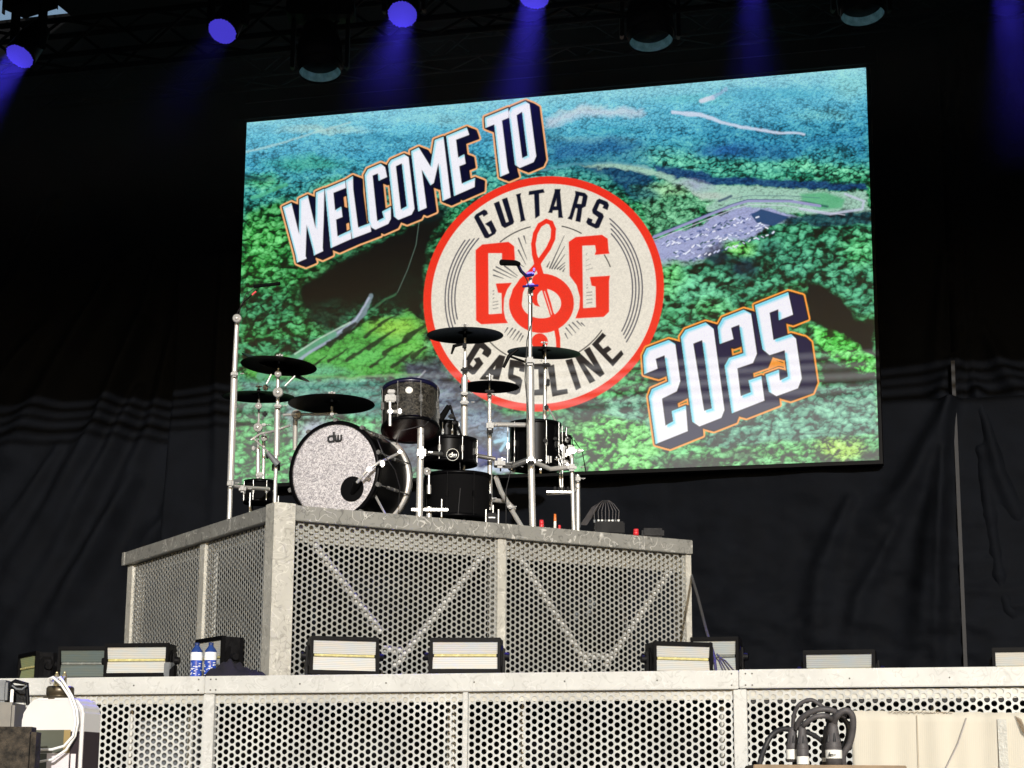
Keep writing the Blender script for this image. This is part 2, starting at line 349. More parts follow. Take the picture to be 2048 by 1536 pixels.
# frame seen through the holes: top chord, V braces
def inner(p0, p1, r=.025, nm='brace'):
    d = MB(); d.cyl(p0, p1, r, n=10); build(d, nm, 'brace_white', riser)
IB = .115
def fpt(px, py): return onplane(px, py, corner + bd * IB, an)
for (x0, x1) in ((.2, fr_posts[0][0] - .03), (fr_posts[0][0] + .03, fr_posts[1][0] - .02)):
    d = MB(); d.box(corner + ad * (x0 + x1) / 2 + bd * (IB + .03) - Z * (RH + .055), (x1 - x0, .05, .135), ad, bd, Z); build(d, 'inner_beam', 'inner_alu', riser)
for p, q in (((625, 1085), (762, 1265)), ((967, 1108), (788, 1335)), ((1042, 1118), (1178, 1335)), ((1341, 1140), (1208, 1335)), ((1165, 1312), (1225, 1314)), ((765, 1298), (800, 1302))):
    inner(fpt(*p), fpt(*q))
for (x0, x1) in ((.2, sd_posts[0][0] - .06), (sd_posts[0][0] + .06, sd_posts[1][0] - .06)):
    d = MB(); d.box(corner + bd * (x0 + x1) / 2 + ad * (IB + .03) - Z * (RH + .03), (.05, x1 - x0, .07), ad, bd, Z); build(d, 'inner_beam', 'inner_alu', riser)
def spt(px, py): return onplane(px, py, corner + ad * .3, bn)
d = MB(); d.tube([fpt(1270, 1150) + bd * .3, fpt(1285, 1180) + bd * .3, fpt(1298, 1240) + bd * .3, fpt(1310, 1290) + bd * .3], .009); tag(build(d, 'cable', 'rubber_worn'), 'thin grey cable hanging inside the right front bay of the riser', 'cable')
d = MB()
for (x, y, r) in ((1225, 1222, .035), (1258, 1196, .045), (1250, 1215, .035)):
    d.sphere(fpt(x, y) + bd * .5, r, 8)
tag(build(d, 'cable_bundle', 'grey_pl'), 'small grey bundle of connectors behind the riser grille', 'cable bundle')

# ================================================================== video wall
SC0 = at(1110, 560, 16.8)
S_U0, S_U1, S_Z0, S_Z1 = -3.032, 2.806, 4.364, 7.862
NPX, NPY = 1500, 900
exec_scope = {}
def paint():
    """the picture shown on the wall, composed from noise and outlines; returns rows bottom-up, linear RGB"""
    X0, Y0, Wp, Hp = 455, 115, 1320, 870
    xs = np.arange(Wp) + X0; ys = np.arange(Hp) + Y0
    PX, PY = np.meshgrid(xs.astype(np.float32), ys.astype(np.float32))
    def vnoise(x, y, seed):
        r = np.random.default_rng(seed).random((256, 256)).astype(np.float32)
        xi = np.floor(x).astype(int); yi = np.floor(y).astype(int); fx = x - xi; fy = y - yi; fx = fx * fx * (3 - 2 * fx); fy = fy * fy * (3 - 2 * fy)
        a = r[yi & 255, xi & 255]; b = r[yi & 255, (xi + 1) & 255]; c = r[(yi + 1) & 255, xi & 255]; d = r[(yi + 1) & 255, (xi + 1) & 255]
        return (a * (1 - fx) + b * fx) * (1 - fy) + (c * (1 - fx) + d * fx) * fy
    def fbm(x, y, seed, o=4):
        s = 0; a = .5; t = 0
        for k in range(o): s = s + a * vnoise(x * 2 ** k, y * 2 ** k, seed + k); t += a; a *= .55
        return s / t
    wx = PX + 26 * (fbm(PX / 28, PY / 20, 1, 5) - .5); wy = PY + 18 * (fbm(PX / 26, PY / 18, 9, 5) - .5)
    def seg_d(x0_, y0_, x1_, y1_, x, y):
        vx, vy = x1_ - x0_, y1_ - y0_; L = vx * vx + vy * vy + 1e-9; tt = np.clip(((x - x0_) * vx + (y - y0_) * vy) / L, 0, 1)
        return np.hypot(x - x0_ - tt * vx, y - y0_ - tt * vy), tt
    def region(P, pad):
        P = np.array(P, float); a = max(0, int(P[:, 0].min() - pad - X0)); b = min(Wp, int(P[:, 0].max() + pad - X0) + 2); c = max(0, int(P[:, 1].min() - pad - Y0)); d = min(Hp, int(P[:, 1].max() + pad - Y0) + 2)
        return slice(c, d), slice(a, b)
    def sdf(P, x, y):
        n_ = len(P); best = np.full(x.shape, 1e9); ins = np.zeros(x.shape, bool)
        for i in range(n_):
            (ax, ay), (bx2, by2) = P[i], P[(i + 1) % n_]
            d_, _ = seg_d(ax, ay, bx2, by2, x, y); best = np.minimum(best, d_)
            c_ = ((ay > y) != (by2 > y)) & (x < (bx2 - ax) * (y - ay) / (by2 - ay + 1e-12) + ax); ins ^= c_
        return np.where(ins, -best, best)
    lin = lambda c: np.array([(v / 255) ** 2.2 for v in c])
    q_ = lambda P: [(455 + a_ / 1.5515, 115 + b_ / 1.5515) for a_, b_ in P]
    base = np.zeros((Hp, Wp, 3)); amp = np.zeros((Hp, Wp)); siz = np.zeros((Hp, Wp))
    # ground tone from the hazy distance at the top to the near forest
    tt_ = (PY + .075 * (PX - 480) - 245)
    stops = [(-20, (150, 215, 228), .36, 4.5), (30, (102, 192, 222), .45, 5), (90, (66, 162, 198), .55, 6), (150, (54, 150, 148), .65, 7.5), (215, (44, 140, 88), .85, 9), (300, (28, 100, 55), 1.05, 13), (460, (24, 90, 52), 1.05, 15), (700, (54, 150, 74), 1.05, 16)]
    ys_ = [s_[0] for s_ in stops]
    for ch in range(3): base[..., ch] = np.interp(tt_, ys_, [lin(s_[1])[ch] for s_ in stops])
    amp[:] = np.interp(tt_, ys_, [s_[2] for s_ in stops]); siz[:] = np.interp(tt_, ys_, [s_[3] for s_ in stops])
    def reg(P, colr, a_, s_=None, feather=6., o=1.):
        P = q_(P); sl = region(P, 40); m_ = np.clip(.5 - sdf(P, wx[sl], wy[sl]) / feather, 0, 1) * o
        base[sl] = base[sl] * (1 - m_[..., None]) + lin(colr) * m_[..., None]; amp[sl] = amp[sl] * (1 - m_) + a_ * m_
        if s_: siz[sl] = siz[sl] * (1 - m_) + s_ * m_
    def blob(x, y, rx, ry, colr, a_, s_=None, o=1., soft=.5):
        x, y = q_([(x, y)])[0]; rx /= 1.55; ry /= 1.55; sl = region([(x - rx * 1.6, y - ry * 1.6), (x + rx * 1.6, y + ry * 1.6)], 20)
        d_ = np.hypot((wx[sl] - x) / rx, (wy[sl] - y) / ry); m_ = np.clip((1 + soft - d_) / (2 * soft), 0, 1) * o
        base[sl] = base[sl] * (1 - m_[..., None]) + lin(colr) * m_[..., None]; amp[sl] = amp[sl] * (1 - m_) + a_ * m_
        if s_: siz[sl] = siz[sl] * (1 - m_) + s_ * m_
    for (x_, y_, rx_, ry_, c_) in ((300, 225, 120, 10, (170, 215, 215)), (640, 190, 150, 16, (135, 205, 220)), (480, 250, 100, 14, (60, 150, 185)), (720, 240, 80, 20, (62, 150, 190)), (640, 300, 70, 20, (120, 195, 200)), (1180, 225, 90, 14, (62, 160, 190)), (1450, 130, 120, 14, (100, 190, 205)), (1700, 110, 160, 20, (80, 175, 205)), (1930, 90, 60, 40, (140, 215, 220)), (1400, 170, 60, 10, (60, 150, 185)), (1120, 255, 130, 12, (120, 190, 195)), (250, 330, 120, 24, (62, 165, 140)), (330, 400, 60, 24, (95, 200, 150)), (600, 360, 60, 40, (60, 140, 150)), (1750, 260, 110, 16, (90, 185, 200)), (1000, 250, 40, 40, (60, 140, 170))): blob(x_, y_, rx_, ry_, c_, .42, 5.5, .75)
    # left half
    reg([(55, 480), (180, 440), (215, 640), (330, 640), (300, 860), (40, 880)], (38, 122, 56), 1.0, 12, 14)
    blob(110, 560, 70, 50, (60, 165, 70), 1., 12, .8); blob(90, 640, 60, 40, (50, 150, 60), 1., 12, .7); blob(110, 385, 60, 22, (80, 190, 110), .7, 8, .7); blob(90, 378, 50, 8, (20, 60, 80), .3, 8, .8)
    blob(120, 780, 110, 60, (24, 90, 58), 1., 12, .8)
    reg([(300, 650), (640, 470), (730, 400), (650, 560), (612, 700), (625, 880), (540, 790), (430, 770), (330, 850), (260, 830), (200, 720)], (5, 15, 14), .6, 8, 26)
    blob(330, 800, 80, 40, (16, 48, 34), .9, 10, .7); blob(560, 700, 60, 60, (12, 30, 24), .8, 9, .6); blob(480, 760, 70, 30, (14, 44, 30), .9, 9, .6); blob(600, 470, 70, 30, (20, 60, 60), .6, 8, .6)
    reg([(60, 930), (200, 925), (330, 880), (420, 830), (560, 785), (612, 830), (605, 920), (690, 1000), (480, 990), (300, 1015), (60, 1010)], (78, 168, 72), .3, 7, 10)
    blob(520, 840, 75, 28, (140, 205, 75), .3, 7, .9); blob(560, 900, 60, 26, (95, 185, 70), .35, 7, .8); blob(400, 930, 80, 22, (90, 190, 90), .3, 7, .8); blob(260, 975, 110, 16, (110, 190, 150), .25, 6, .8); blob(640, 960, 50, 36, (22, 34, 30), .6, 9, .8)
    reg([(40, 1000), (480, 1000), (560, 1040), (470, 1120), (300, 1110), (180, 1120), (40, 1100)], (62, 128, 116), .5, 9, 16)  # sun wash across the wall, put into the picture's colour
    blob(390, 1075, 90, 20, (34, 92, 96), .3, 8, .8); blob(120, 1080, 90, 50, (95, 160, 120), .6, 11, .8); blob(100, 1200, 90, 70, (48, 140, 60), .8, 12, .9); blob(130, 1260, 40, 60, (60, 170, 60), .3, 8, .8); blob(200, 1120, 16, 60, (150, 160, 170), .1, 6, .7); blob(275, 1170, 50, 50, (165, 168, 192), .1, 6, .85)
    reg([(540, 940), (640, 940), (720, 1000), (860, 1100), (980, 1130), (1010, 1290), (420, 1290), (560, 1120)], (58, 66, 84), .45, 11, 22)
    blob(640, 1060, 60, 40, (95, 108, 135), .5, 10, .8); blob(760, 1120, 70, 26, (110, 135, 165), .5, 8, .7); blob(850, 1160, 60, 20, (140, 170, 200), .4, 7, .7)
    blob(930, 1130, 70, 22, (32, 80, 92), .4, 9, .8); blob(900, 1180, 60, 12, (165, 205, 230), .3, 8, .9); blob(780, 1235, 70, 24, (28, 42, 135), .1, 8, .9); blob(800, 1275, 130, 10, (190, 205, 228), .1, 8, .9); blob(960, 1225, 50, 30, (24, 50, 70), .3, 8, .8); blob(560, 1180, 90, 50, (60, 70, 90), .5, 9, .8)
    # distance at right
    reg([(990, 190), (1100, 150), (1280, 160), (1290, 180), (1080, 185), (1000, 215)], (195, 212, 228), .25, 5, 12, .85)
    reg([(1000, 175), (1180, 145), (1150, 160)], (190, 215, 215), .25, 5, 8, .7)
    reg([(1000, 270), (1180, 240), (1290, 270), (1330, 330), (1180, 310), (1000, 330)], (44, 112, 160), .35, 5.5, 26)
    reg([(1050, 330), (1180, 318), (1300, 340), (1330, 390), (1250, 440), (1180, 380)], (26, 74, 110), .35, 8, 22)
    reg([(1480, 210), (1760, 240), (1980, 210), (1990, 330), (1640, 300), (1500, 260)], (48, 138, 180), .5, 6, 34)
    blob(1550, 290, 90, 24, (38, 98, 165), .35, 6, .9); blob(1680, 300, 80, 22, (40, 110, 160), .4, 6, .8); blob(1340, 300, 90, 22, (75, 165, 160), .8, 7.5, .7); blob(1420, 325, 90, 20, (70, 165, 140), .9, 8, .8)
    blob(1800, 335, 90, 20, (85, 190, 145), .9, 8, .8); blob(1920, 355, 70, 16, (80, 185, 140), .9, 8, .8); blob(1880, 300, 70, 26, (60, 160, 165), .7, 7, .6); blob(1600, 345, 80, 16, (65, 160, 135), .9, 8, .7); blob(1850, 180, 90, 18, (105, 190, 205), .5, 5, .7)
    reg([(1330, 335), (1450, 352), (1560, 372), (1760, 380), (1990, 385), (1990, 412), (1700, 402), (1480, 392), (1340, 362)], (26, 66, 112), .35, 6, 6)
    reg([(1090, 335), (1200, 326), (1300, 338), (1430, 385), (1560, 398), (1780, 405), (1985, 418), (1985, 480), (1880, 490), (1640, 478), (1500, 478), (1440, 430), (1330, 368), (1200, 345)], (158, 200, 182), .18, 5, 5, .95)
    blob(1430, 400, 60, 18, (170, 178, 205), .1, 5, .8); blob(1480, 430, 80, 12, (185, 200, 190), .15, 5, .8)
    reg([(1262, 405), (1380, 385), (1450, 430), (1500, 450), (1440, 500), (1330, 545), (1290, 480)], (72, 145, 104), .85, 9, 9)
    blob(1370, 410, 60, 20, (130, 180, 130), .8, 9, .7); blob(1290, 420, 40, 24, (34, 88, 104), .6, 9, .8)
    reg([(1325, 565), (1600, 465), (1680, 466), (1800, 505), (1750, 535), (1640, 575), (1500, 625), (1350, 645)], (160, 166, 208), .12, 5, 5)
    reg([(1350, 640), (1500, 618), (1560, 600), (1440, 650)], (110, 150, 140), .4, 7, 6)
    # forest at right
    reg([(1345, 655), (1470, 640), (1545, 585), (1640, 548), (1700, 515), (1800, 498), (1995, 478), (2005, 790), (1960, 800), (1880, 720), (1800, 690), (1740, 700), (1600, 760), (1400, 870), (1320, 860)], (34, 112, 80), 1.05, 15, 7)
    reg([(1700, 505), (1850, 480), (1990, 470), (1990, 520), (1800, 520)], (20, 62, 72), .5, 9, 7)
    blob(1590, 590, 45, 24, (90, 190, 75), 1., 13, .9); blob(1520, 615, 40, 34, (8, 26, 52), .4, 12, .9); blob(1600, 655, 46, 34, (8, 24, 60), .4, 12, .85); blob(1690, 590, 36, 26, (12, 60, 60), .8, 13, .7); blob(1370, 690, 50, 50, (70, 170, 80), 1.05, 14, .8); blob(1760, 640, 60, 40, (50, 140, 110), 1., 14, .6); blob(1900, 650, 70, 50, (45, 130, 95), 1., 14, .6); blob(1960, 600, 50, 50, (60, 165, 90), 1.05, 14, .7)
    blob(1480, 720, 80, 40, (60, 150, 110), 1.05, 15, .7); blob(1500, 780, 60, 30, (70, 170, 90), 1.05, 14, .6); blob(1370, 800, 50, 50, (30, 110, 60), 1.05, 14, .7)
    reg([(1795, 690), (1880, 725), (1960, 812), (2005, 822), (2010, 935), (1930, 890), (1850, 835), (1805, 810)], (8, 16, 22), .4, 12, 7)
    reg([(1800, 835), (1880, 845), (1960, 900), (2012, 940), (2014, 985), (1950, 965), (1870, 930), (1850, 900)], (62, 185, 62), 1., 12, 7)
    reg([(1850, 935), (1950, 970), (2014, 985), (2014, 1030), (1850, 1010)], (12, 36, 28), .6, 12, 8)
    reg([(1060, 1010), (1200, 1080), (1290, 1040), (1340, 1240), (1080, 1120), (1000, 1050)], (30, 84, 62), .8, 13, 20)
    reg([(1180, 1060), (1300, 1040), (1330, 1200), (1200, 1150)], (80, 142, 118), .8, 14, 16)  # greyed by the sun wash, painted in
    reg([(1700, 1020), (2014, 1010), (2016, 1180), (1800, 1190), (1480, 1240), (1500, 1160), (1700, 1090)], (72, 140, 116), .8, 15, 12)  # sunlit band on the wall painted as greyed teal
    reg([(1050, 1130), (1180, 1110), (1300, 1130), (1340, 1235), (1310, 1290), (1080, 1290)], (84, 190, 76), 1.05, 15, 12)
    reg([(1300, 1240), (1480, 1215), (1800, 1185), (2016, 1170), (2018, 1255), (1340, 1292)], (62, 150, 76), 1.05, 14, 10)
    blob(1430, 1260, 80, 22, (16, 26, 24), .5, 13, .9); blob(1600, 1235, 60, 16, (20, 34, 28), .7, 13, .8); blob(1900, 1215, 70, 30, (165, 212, 70), .9, 13, .9); blob(1995, 1235, 26, 22, (22, 22, 24), .3, 12, .9); blob(1740, 1225, 80, 18, (80, 175, 80), 1., 14, .7); blob(1060, 1130, 60, 40, (24, 50, 44), .7, 12, .7); blob(1060, 1250, 60, 40, (30, 90, 70), .8, 12, .7)
    # crown texture at several sizes: a few big lit clumps among dark ones
    def crown(size, seed):
        jx = size * (fbm(PX / size / 1.2, PY / size / 1.2, seed + 50, 2) - .5) * 1.1; jy = size * (fbm(PX / size / 1.2, PY / size / 1.2, seed + 60, 2) - .5) * 1.1
        out = np.zeros(PX.shape, np.float32)
        for sc_, wgt, sd_ in ((1., .72, 0), (.52, .28, 31)):
            z_ = size * sc_; sx = (PX + jx) / z_; sy = (PY + jy) / (z_ * .82); cx = np.floor(sx).astype(int); cy = np.floor(sy).astype(int); J = np.random.default_rng(seed + sd_).random((128, 128, 3)).astype(np.float32); best = np.full(PX.shape, 9., np.float32); oy_ = np.zeros_like(best); ox_ = np.zeros_like(best); bv = np.zeros_like(best)
            for dx_ in (-1, 0, 1):
                for dy_ in (-1, 0, 1):
                    j = J[(cy + dy_) & 127, (cx + dx_) & 127]; ox = cx + dx_ + j[..., 0] - sx; oy = cy + dy_ + j[..., 1] - sy; d2 = ox * ox + oy * oy
                    m_ = d2 < best; best = np.where(m_, d2, best); ox_ = np.where(m_, ox, ox_); oy_ = np.where(m_, oy, oy_); bv = np.where(m_, j[..., 2], bv)
            d_ = np.sqrt(best); out += wgt * (np.clip(1 - 1.25 * d_, -.3, 1) * (.35 + .9 * bv) + .75 * oy_ * (d_ < .8) + .25 * ox_)
        out = out - out.mean(); return out / out.std()
    T = np.zeros(PX.shape); W_ = np.zeros(PX.shape)
    for z_, sd_ in ((5, 3), (8, 4), (12, 6), (16, 8)):
        w = np.clip(1 - abs(np.log(siz / z_)) / .5, 0, 1); T += w * crown(z_ * 1.12, sd_); W_ += w
    T /= np.maximum(W_, 1e-3); big = (fbm(PX / 34, PY / 20, 44, 4) - .5) * 5; fine = (fbm(PX / 3.6, PY / 3.0, 30, 3) - .5) * 4.5
    mid = (fbm(PX / 15, PY / 10, 77, 3) - .5) * 5
    t = amp ** 1.25 * (1.25 * T + .6 * big + .95 * mid * np.clip(siz / 10, .5, 1) + .2 * fine) - .1 * amp
    lo = base * np.exp(np.clip((1.7 * np.clip(tt_ / 170 + .25, .35, 1)) * np.minimum(t, 0), -3.4, 0))[..., None]
    hi_c = np.minimum(base ** .5 * np.array([.85, 1.05, .85]), .9); hm = np.clip(t / 1.5, 0, 1)[..., None] * np.clip(base[..., 1:2] * 22 - .1, 0, 1)
    hi_c = hi_c * (1 + .25 * np.clip(t - 1.2, 0, 2))[..., None]
    img = np.clip(np.where(t[..., None] < 0, lo, base * (1 - hm) + hi_c * hm), .0015, .92)
    def over(sl, alpha, colr):
        c_ = np.array([((v / 255) ** 2.2) for v in colr]); img[sl] = img[sl] * (1 - alpha[..., None]) + c_ * alpha[..., None]
    def line(P, w, colr, a=1., taper=False, w2=None):
        sl = region(P, max(w, w2 or 0) + 3); x = PX[sl]; y = PY[sl]; best = np.full(x.shape, 1e9); nseg = len(P) - 1
        for i in range(nseg):
            d_, tt = seg_d(*P[i], *P[i + 1], x, y); s_ = (i + tt) / nseg; ww = w + ((w2 if w2 is not None else w) - w) * s_
            best = np.minimum(best, d_ - ww / 2)
        over(sl, np.clip(.5 - best, 0, 1) * a, colr)
    def poly(P, colr, a=1., soft=1.):
        sl = region(P, soft + 2); over(sl, np.clip(.5 - sdf(P, PX[sl], PY[sl]) / soft, 0, 1) * a, colr)
    def rough_line(P, w, colr, a, w2=None, nz=1.):
        sl = region(P, 30); x = wx[sl] * nz + PX[sl] * (1 - nz) ; y = wy[sl] * nz + PY[sl] * (1 - nz); best = np.full(x.shape, 1e9); ns = len(P) - 1
        for i in range(ns):
            d_, tt = seg_d(*P[i], *P[i + 1], x, y); s_ = (i + tt) / ns; best = np.minimum(best, d_ - (w + ((w2 or w) - w) * s_) / 2)
        over(sl, np.clip(.5 - best / 3, 0, 1) * a, colr)
    # --- landscape features
    rough_line([(492, 304), (560, 288), (640, 262), (700, 245)], 4, (185, 220, 215), .6, nz=.25)
    rough_line([(1345, 224), (1400, 230), (1440, 243), (1500, 256), (1560, 266), (1610, 268)], 8, (205, 218, 238), .9, 4, nz=.4)
    rough_line([(1405, 202), (1425, 195)], 9, (225, 225, 240), .8, nz=.3); rough_line([(1425, 196), (1450, 178)], 7, (165, 180, 215), .5, nz=.5)
    rough_line([(1085, 340), (1150, 328), (1240, 325), (1300, 336)], 5, (95, 160, 178), .6, nz=.15)
    rough_line([(505, 395), (540, 382), (572, 370)], 8, (90, 190, 140), .6, nz=.3)
    poly([(1600, 388), (1650, 384), (1690, 398), (1684, 416), (1640, 420), (1605, 402)], (78, 172, 118), .8, 6)
    rough_line([(1602, 403), (1655, 413)], 4.5, (30, 80, 80), .85, nz=.15)
    rough_line([(1438, 402), (1455, 396), (1463, 392)], 5, (36, 62, 100), .85, nz=.15)
    rough_line([(1690, 388), (1728, 402), (1724, 418), (1660, 428), (1600, 418)], 4.5, (195, 200, 222), .85, nz=.1)
    line([(1308, 474), (1400, 437), (1462, 412), (1495, 402), (1580, 402), (1640, 412)], 5.5, (150, 150, 196), .95)
    line([(1306, 471), (1400, 434), (1462, 409), (1495, 399), (1585, 400)], 1.5, (44, 62, 112), .85)
    line([(1310, 480), (1405, 443), (1470, 417), (1500, 409), (1570, 411), (1690, 430)], 1.3, (215, 218, 235), .8)
    line([(1462, 398), (1500, 391), (1580, 392), (1640, 396)], 1.5, (70, 100, 120), .7)
    poly([(1502, 430), (1522, 418), (1578, 434), (1548, 452), (1514, 446)], (42, 72, 112), .98, 2)
    r0 = random.Random(3)
    for row in range(7):   # rows of parked vans and stalls
        for i in range(30):
            u = i / 30 + r0.uniform(-.01, .01); x = 1325 + 185 * u + row * 7; y = 496 - 62 * u + row * 6.2 - 8 + r0.uniform(-2, 2)
            if row in (2, 5) or x > 1560 or r0.random() < .12: continue
            cl = r0.choice([(225, 232, 248), (240, 240, 250), (50, 72, 125), (95, 112, 165), (200, 208, 240), (36, 80, 84), (230, 235, 250)])
            w_ = r0.uniform(2.5, 6); line([(x, y), (x + w_, y - w_ * r0.choice([.35, -.5, .9]))], r0.uniform(1.8, 3.4), cl, .9)
            if r0.random() < .5: line([(x, y + 2.4), (x + w_, y + 2.4 - w_ * .3)], 1.4, (52, 66, 118), .7)
    line([(838, 445), (832, 490), (815, 540), (795, 585)], 1.2, (110, 140, 125), .6)
    rough_line([(790, 588), (770, 600), (742, 620)], 4, (70, 130, 90), .5, nz=.4)
    rough_line([(742, 592), (728, 625), (702, 652), (660, 674)], 9, (128, 150, 160), .75, 12, nz=.2)
    rough_line([(738, 596), (712, 640), (672, 668)], 3.5, (176, 184, 205), .9, nz=.1)
    rough_line([(668, 668), (620, 696), (575, 722), (520, 752)], 10, (95, 165, 130), .8, 16, nz=.2)
    rough_line([(700, 645), (640, 676), (590, 708)], 2.4, (195, 225, 205), .9, nz=.05)
    rough_line([(660, 680), (620, 704), (586, 728)], 4, (165, 175, 200), .85, 7, nz=.1)
    for (x, y, L, w) in ((668, 680, 26, 13), (690, 668, 18, 12), (700, 655, 24, 12), (676, 712, 40, 7), (640, 722, 26, 6), (716, 706, 44, 9), (760, 680, 56, 10), (742, 664, 30, 8), (790, 694, 46, 10), (828, 668, 40, 14), (804, 720, 44, 9), (756, 724, 36, 6), (775, 640, 40, 7), (838, 705, 30, 12)):
        rough_line([(x - L * .45, y + L * .3), (x + L * .5, y - L * .36)], w, (12, 28, 24), .92, w * .35, nz=.45)
    rough_line([(560, 752), (700, 756), (840, 748)], 4, (130, 175, 120), .5, nz=.5)
    rough_line([(830, 762), (850, 742)], 2, (200, 200, 210), .7, nz=.1)
    for (x, y) in ((872, 792), (905, 818), (892, 846), (925, 870), (950, 850)):
        rough_line([(x - 30, y + 12), (x + 30, y - 12)], 5, (175, 190, 215), .3, nz=.6)
    rough_line([(990, 884), (1018, 876), (1004, 900)], 7, (160, 212, 232), .9, nz=.3)
    for y_, o_ in ((752, .5), (762, .4), (783, .35), (868, .45), (880, .3)):   # shade stripes of the roof edge, painted into the picture
        rough_line([(1285, y_ + 10), (1500, y_ + 3), (1755, y_ - 4)], 3.5, (8, 26, 26), o_, nz=.1)

    # --- red and cream badge
    CX, CY = 1087.5, 588.
    sl = (slice(340 - Y0, 836 - Y0), slice(835 - X0, 1342 - X0)); x = PX[sl]; y = PY[sl]
    U = (x - CX) / 240.5; V = (y - CY + .056 * (x - CX)) / 235.; RR = np.hypot(U, V) * 238
    paper = .995 + .16 * (fbm(x / 2.6, y / 2.6, 70, 2) - .5)
    over(sl, np.clip(238.5 - RR, 0, 1), (238, 52, 34))
    a = np.clip(223 - RR, 0, 1)[..., None]; cream = np.array([(v / 255) ** 2.2 for v in (232, 224, 208)]); img[sl] = img[sl] * (1 - a) + cream * paper[..., None] ** 1.6 * a
    def bp(ang, r): # badge polar -> photo
        u_, v_ = r * math.cos(math.radians(ang)), -r * math.sin(math.radians(ang)); X_ = CX + 240.5 * u_; return (X_, CY + 235 * v_ - .056 * (X_ - CX))
    def arc(a0, a1, r, w, colr, a=1., w2=None): line([bp(a0 + (a1 - a0) * i / 24, r) for i in range(25)], w, colr, a, w2=w2)
    INK = (36, 42, 70)
    for i, r in enumerate((.82, .793, .766, .739)):
        arc(143 - 2 * i, 201 - 2.5 * i, r, 2.6, INK, .95); arc(48 - 2.5 * i, -33 + 1.5 * i, r, 2.6, INK, .95)
    for a0, a1 in ((128, 101), (75, 58), (31, 20), (-35, -62), (-122, -140)): arc(a0, a1, .588, 2.3, (30, 30, 36))
    def cp(P, o, s): return [(o[0] + a_ / s, o[1] + b_ / s) for a_, b_ in P]
    F_ = ((930, 360), 6.827); G_ = ((880, 640), 5.12); H_ = ((930, 430), 5.69)
    DK = (12, 18, 40)
    def letter(outer, holes, cr, colr, a=1., grow=0.):
        P = cp(outer, *cr); sl = region(P, 3); x = PX[sl]; y = PY[sl]; dd = sdf(P, x, y)
        for h in holes: dd = np.maximum(dd, -sdf(cp(h, *cr), x, y))
        over(sl, np.clip(.5 + grow - dd, 0, 1) * a, colr)
    GU = [([(125,510),(150,470),(260,405),(295,420),(312,462),(255,500),(240,470),(190,495),(330,745),(365,725),(330,640),(275,600),(360,550),(430,690),(410,735),(310,795),(270,790)],[]),
      ([(395,320),(465,290),(560,585),(600,570),(505,265),(575,240),(670,570),(655,600),(545,655),(500,625)],[]),
      ([(695,200),(765,180),(755,220),(815,520),(825,550),(755,572),(762,540),(708,230)],[]),
      ([(870,205),(875,155),(1070,125),(1085,170),(1010,185),(1020,485),(960,525),(945,195)],[]),
      ([(1225,125),(1305,125),(1298,160),(1330,490),(1340,515),(1275,515),(1272,410),(1200,415),(1190,450),(1135,445),(1150,420),(1225,160)],[[(1250,255),(1252,360),(1215,360)]]),
      ([(1505,150),(1640,180),(1675,220),(1648,360),(1600,385),(1575,575),(1510,560),(1540,390),(1510,380),(1460,545),(1400,525),(1430,490),(1510,200)],[[(1560,215),(1610,225),(1590,330),(1530,325)]]),
      ([(1800,275),(1835,255),(1945,300),(1965,345),(1945,410),(1880,380),(1895,345),(1840,320),(1800,415),(1880,460),(1895,500),(1830,650),(1790,662),(1680,610),(1655,575),(1680,515),(1740,540),(1730,580),(1775,600),(1820,510),(1745,455),(1735,410)],[])]
    for o_, h_ in GU: letter(o_, h_, F_, DK, grow=.4)
    GA = [([(370,235),(440,230),(520,305),(520,340),(490,380),(435,345),(455,305),(410,280),(300,455),(340,490),(375,440),(350,400),(400,385),(440,445),(355,550),(330,555),(245,490),(240,450)],[]),
      ([(610,360),(665,375),(600,610),(545,600),(550,560),(510,560),(480,610),(410,605)],[[(580,440),(565,510),(535,510)]]),
      ([(720,410),(830,425),(870,460),(860,530),(815,520),(820,490),(755,480),(745,560),(820,590),(840,620),(815,740),(780,762),(690,745),(680,715),(735,715),(765,700),(780,640),(705,600),(700,560)],[]),
      ([(900,470),(930,455),(1040,450),(1070,480),(1080,740),(1050,765),(940,770),(905,740)],[[(955,500),(1010,500),(1020,715),(960,720)]]),
      ([(1105,480),(1165,460),(1195,725),(1300,710),(1305,750),(1155,780)],[]),
      ([(1290,415),(1350,400),(1440,690),(1395,715)],[]),
      ([(1385,375),(1440,350),(1600,500),(1480,310),(1530,280),(1680,550),(1640,580),(1455,430),(1585,620),(1535,645)],[]),
      ([(1560,250),(1665,135),(1695,160),(1620,240),(1670,300),(1720,270),(1750,300),(1700,340),(1765,410),(1855,315),(1875,350),(1770,470)],[])]
    for o_, h_ in GA: letter(o_, h_, G_, (14, 18, 30), grow=1.0)
    def hl(pts, w, a=1., w2=None, c=(30, 34, 56)): line(cp(pts, *H_), w, c, a, w2=w2)
    for p in ([(610,265),(705,505)],[(670,240),(695,325)],[(608,400),(690,560)],[(355,590),(585,710)],[(450,580),(595,690)],[(325,625),(525,718)],[(325,685),(440,722)],
              [(935,590),(965,530)],[(965,605),(1130,235)],[(990,610),(1135,355)],[(1020,612),(1135,450)],[(1050,615),(1138,540)],[(1080,622),(1138,575)],[(1115,640),(1138,605)],
              [(560,520),(670,590)],[(485,1285),(450,1340)],[(540,1290),(480,1370)],[(575,1305),(510,1400)],[(615,1325),(545,1420)],[(640,1350),(590,1430)],[(660,1375),(625,1440)],
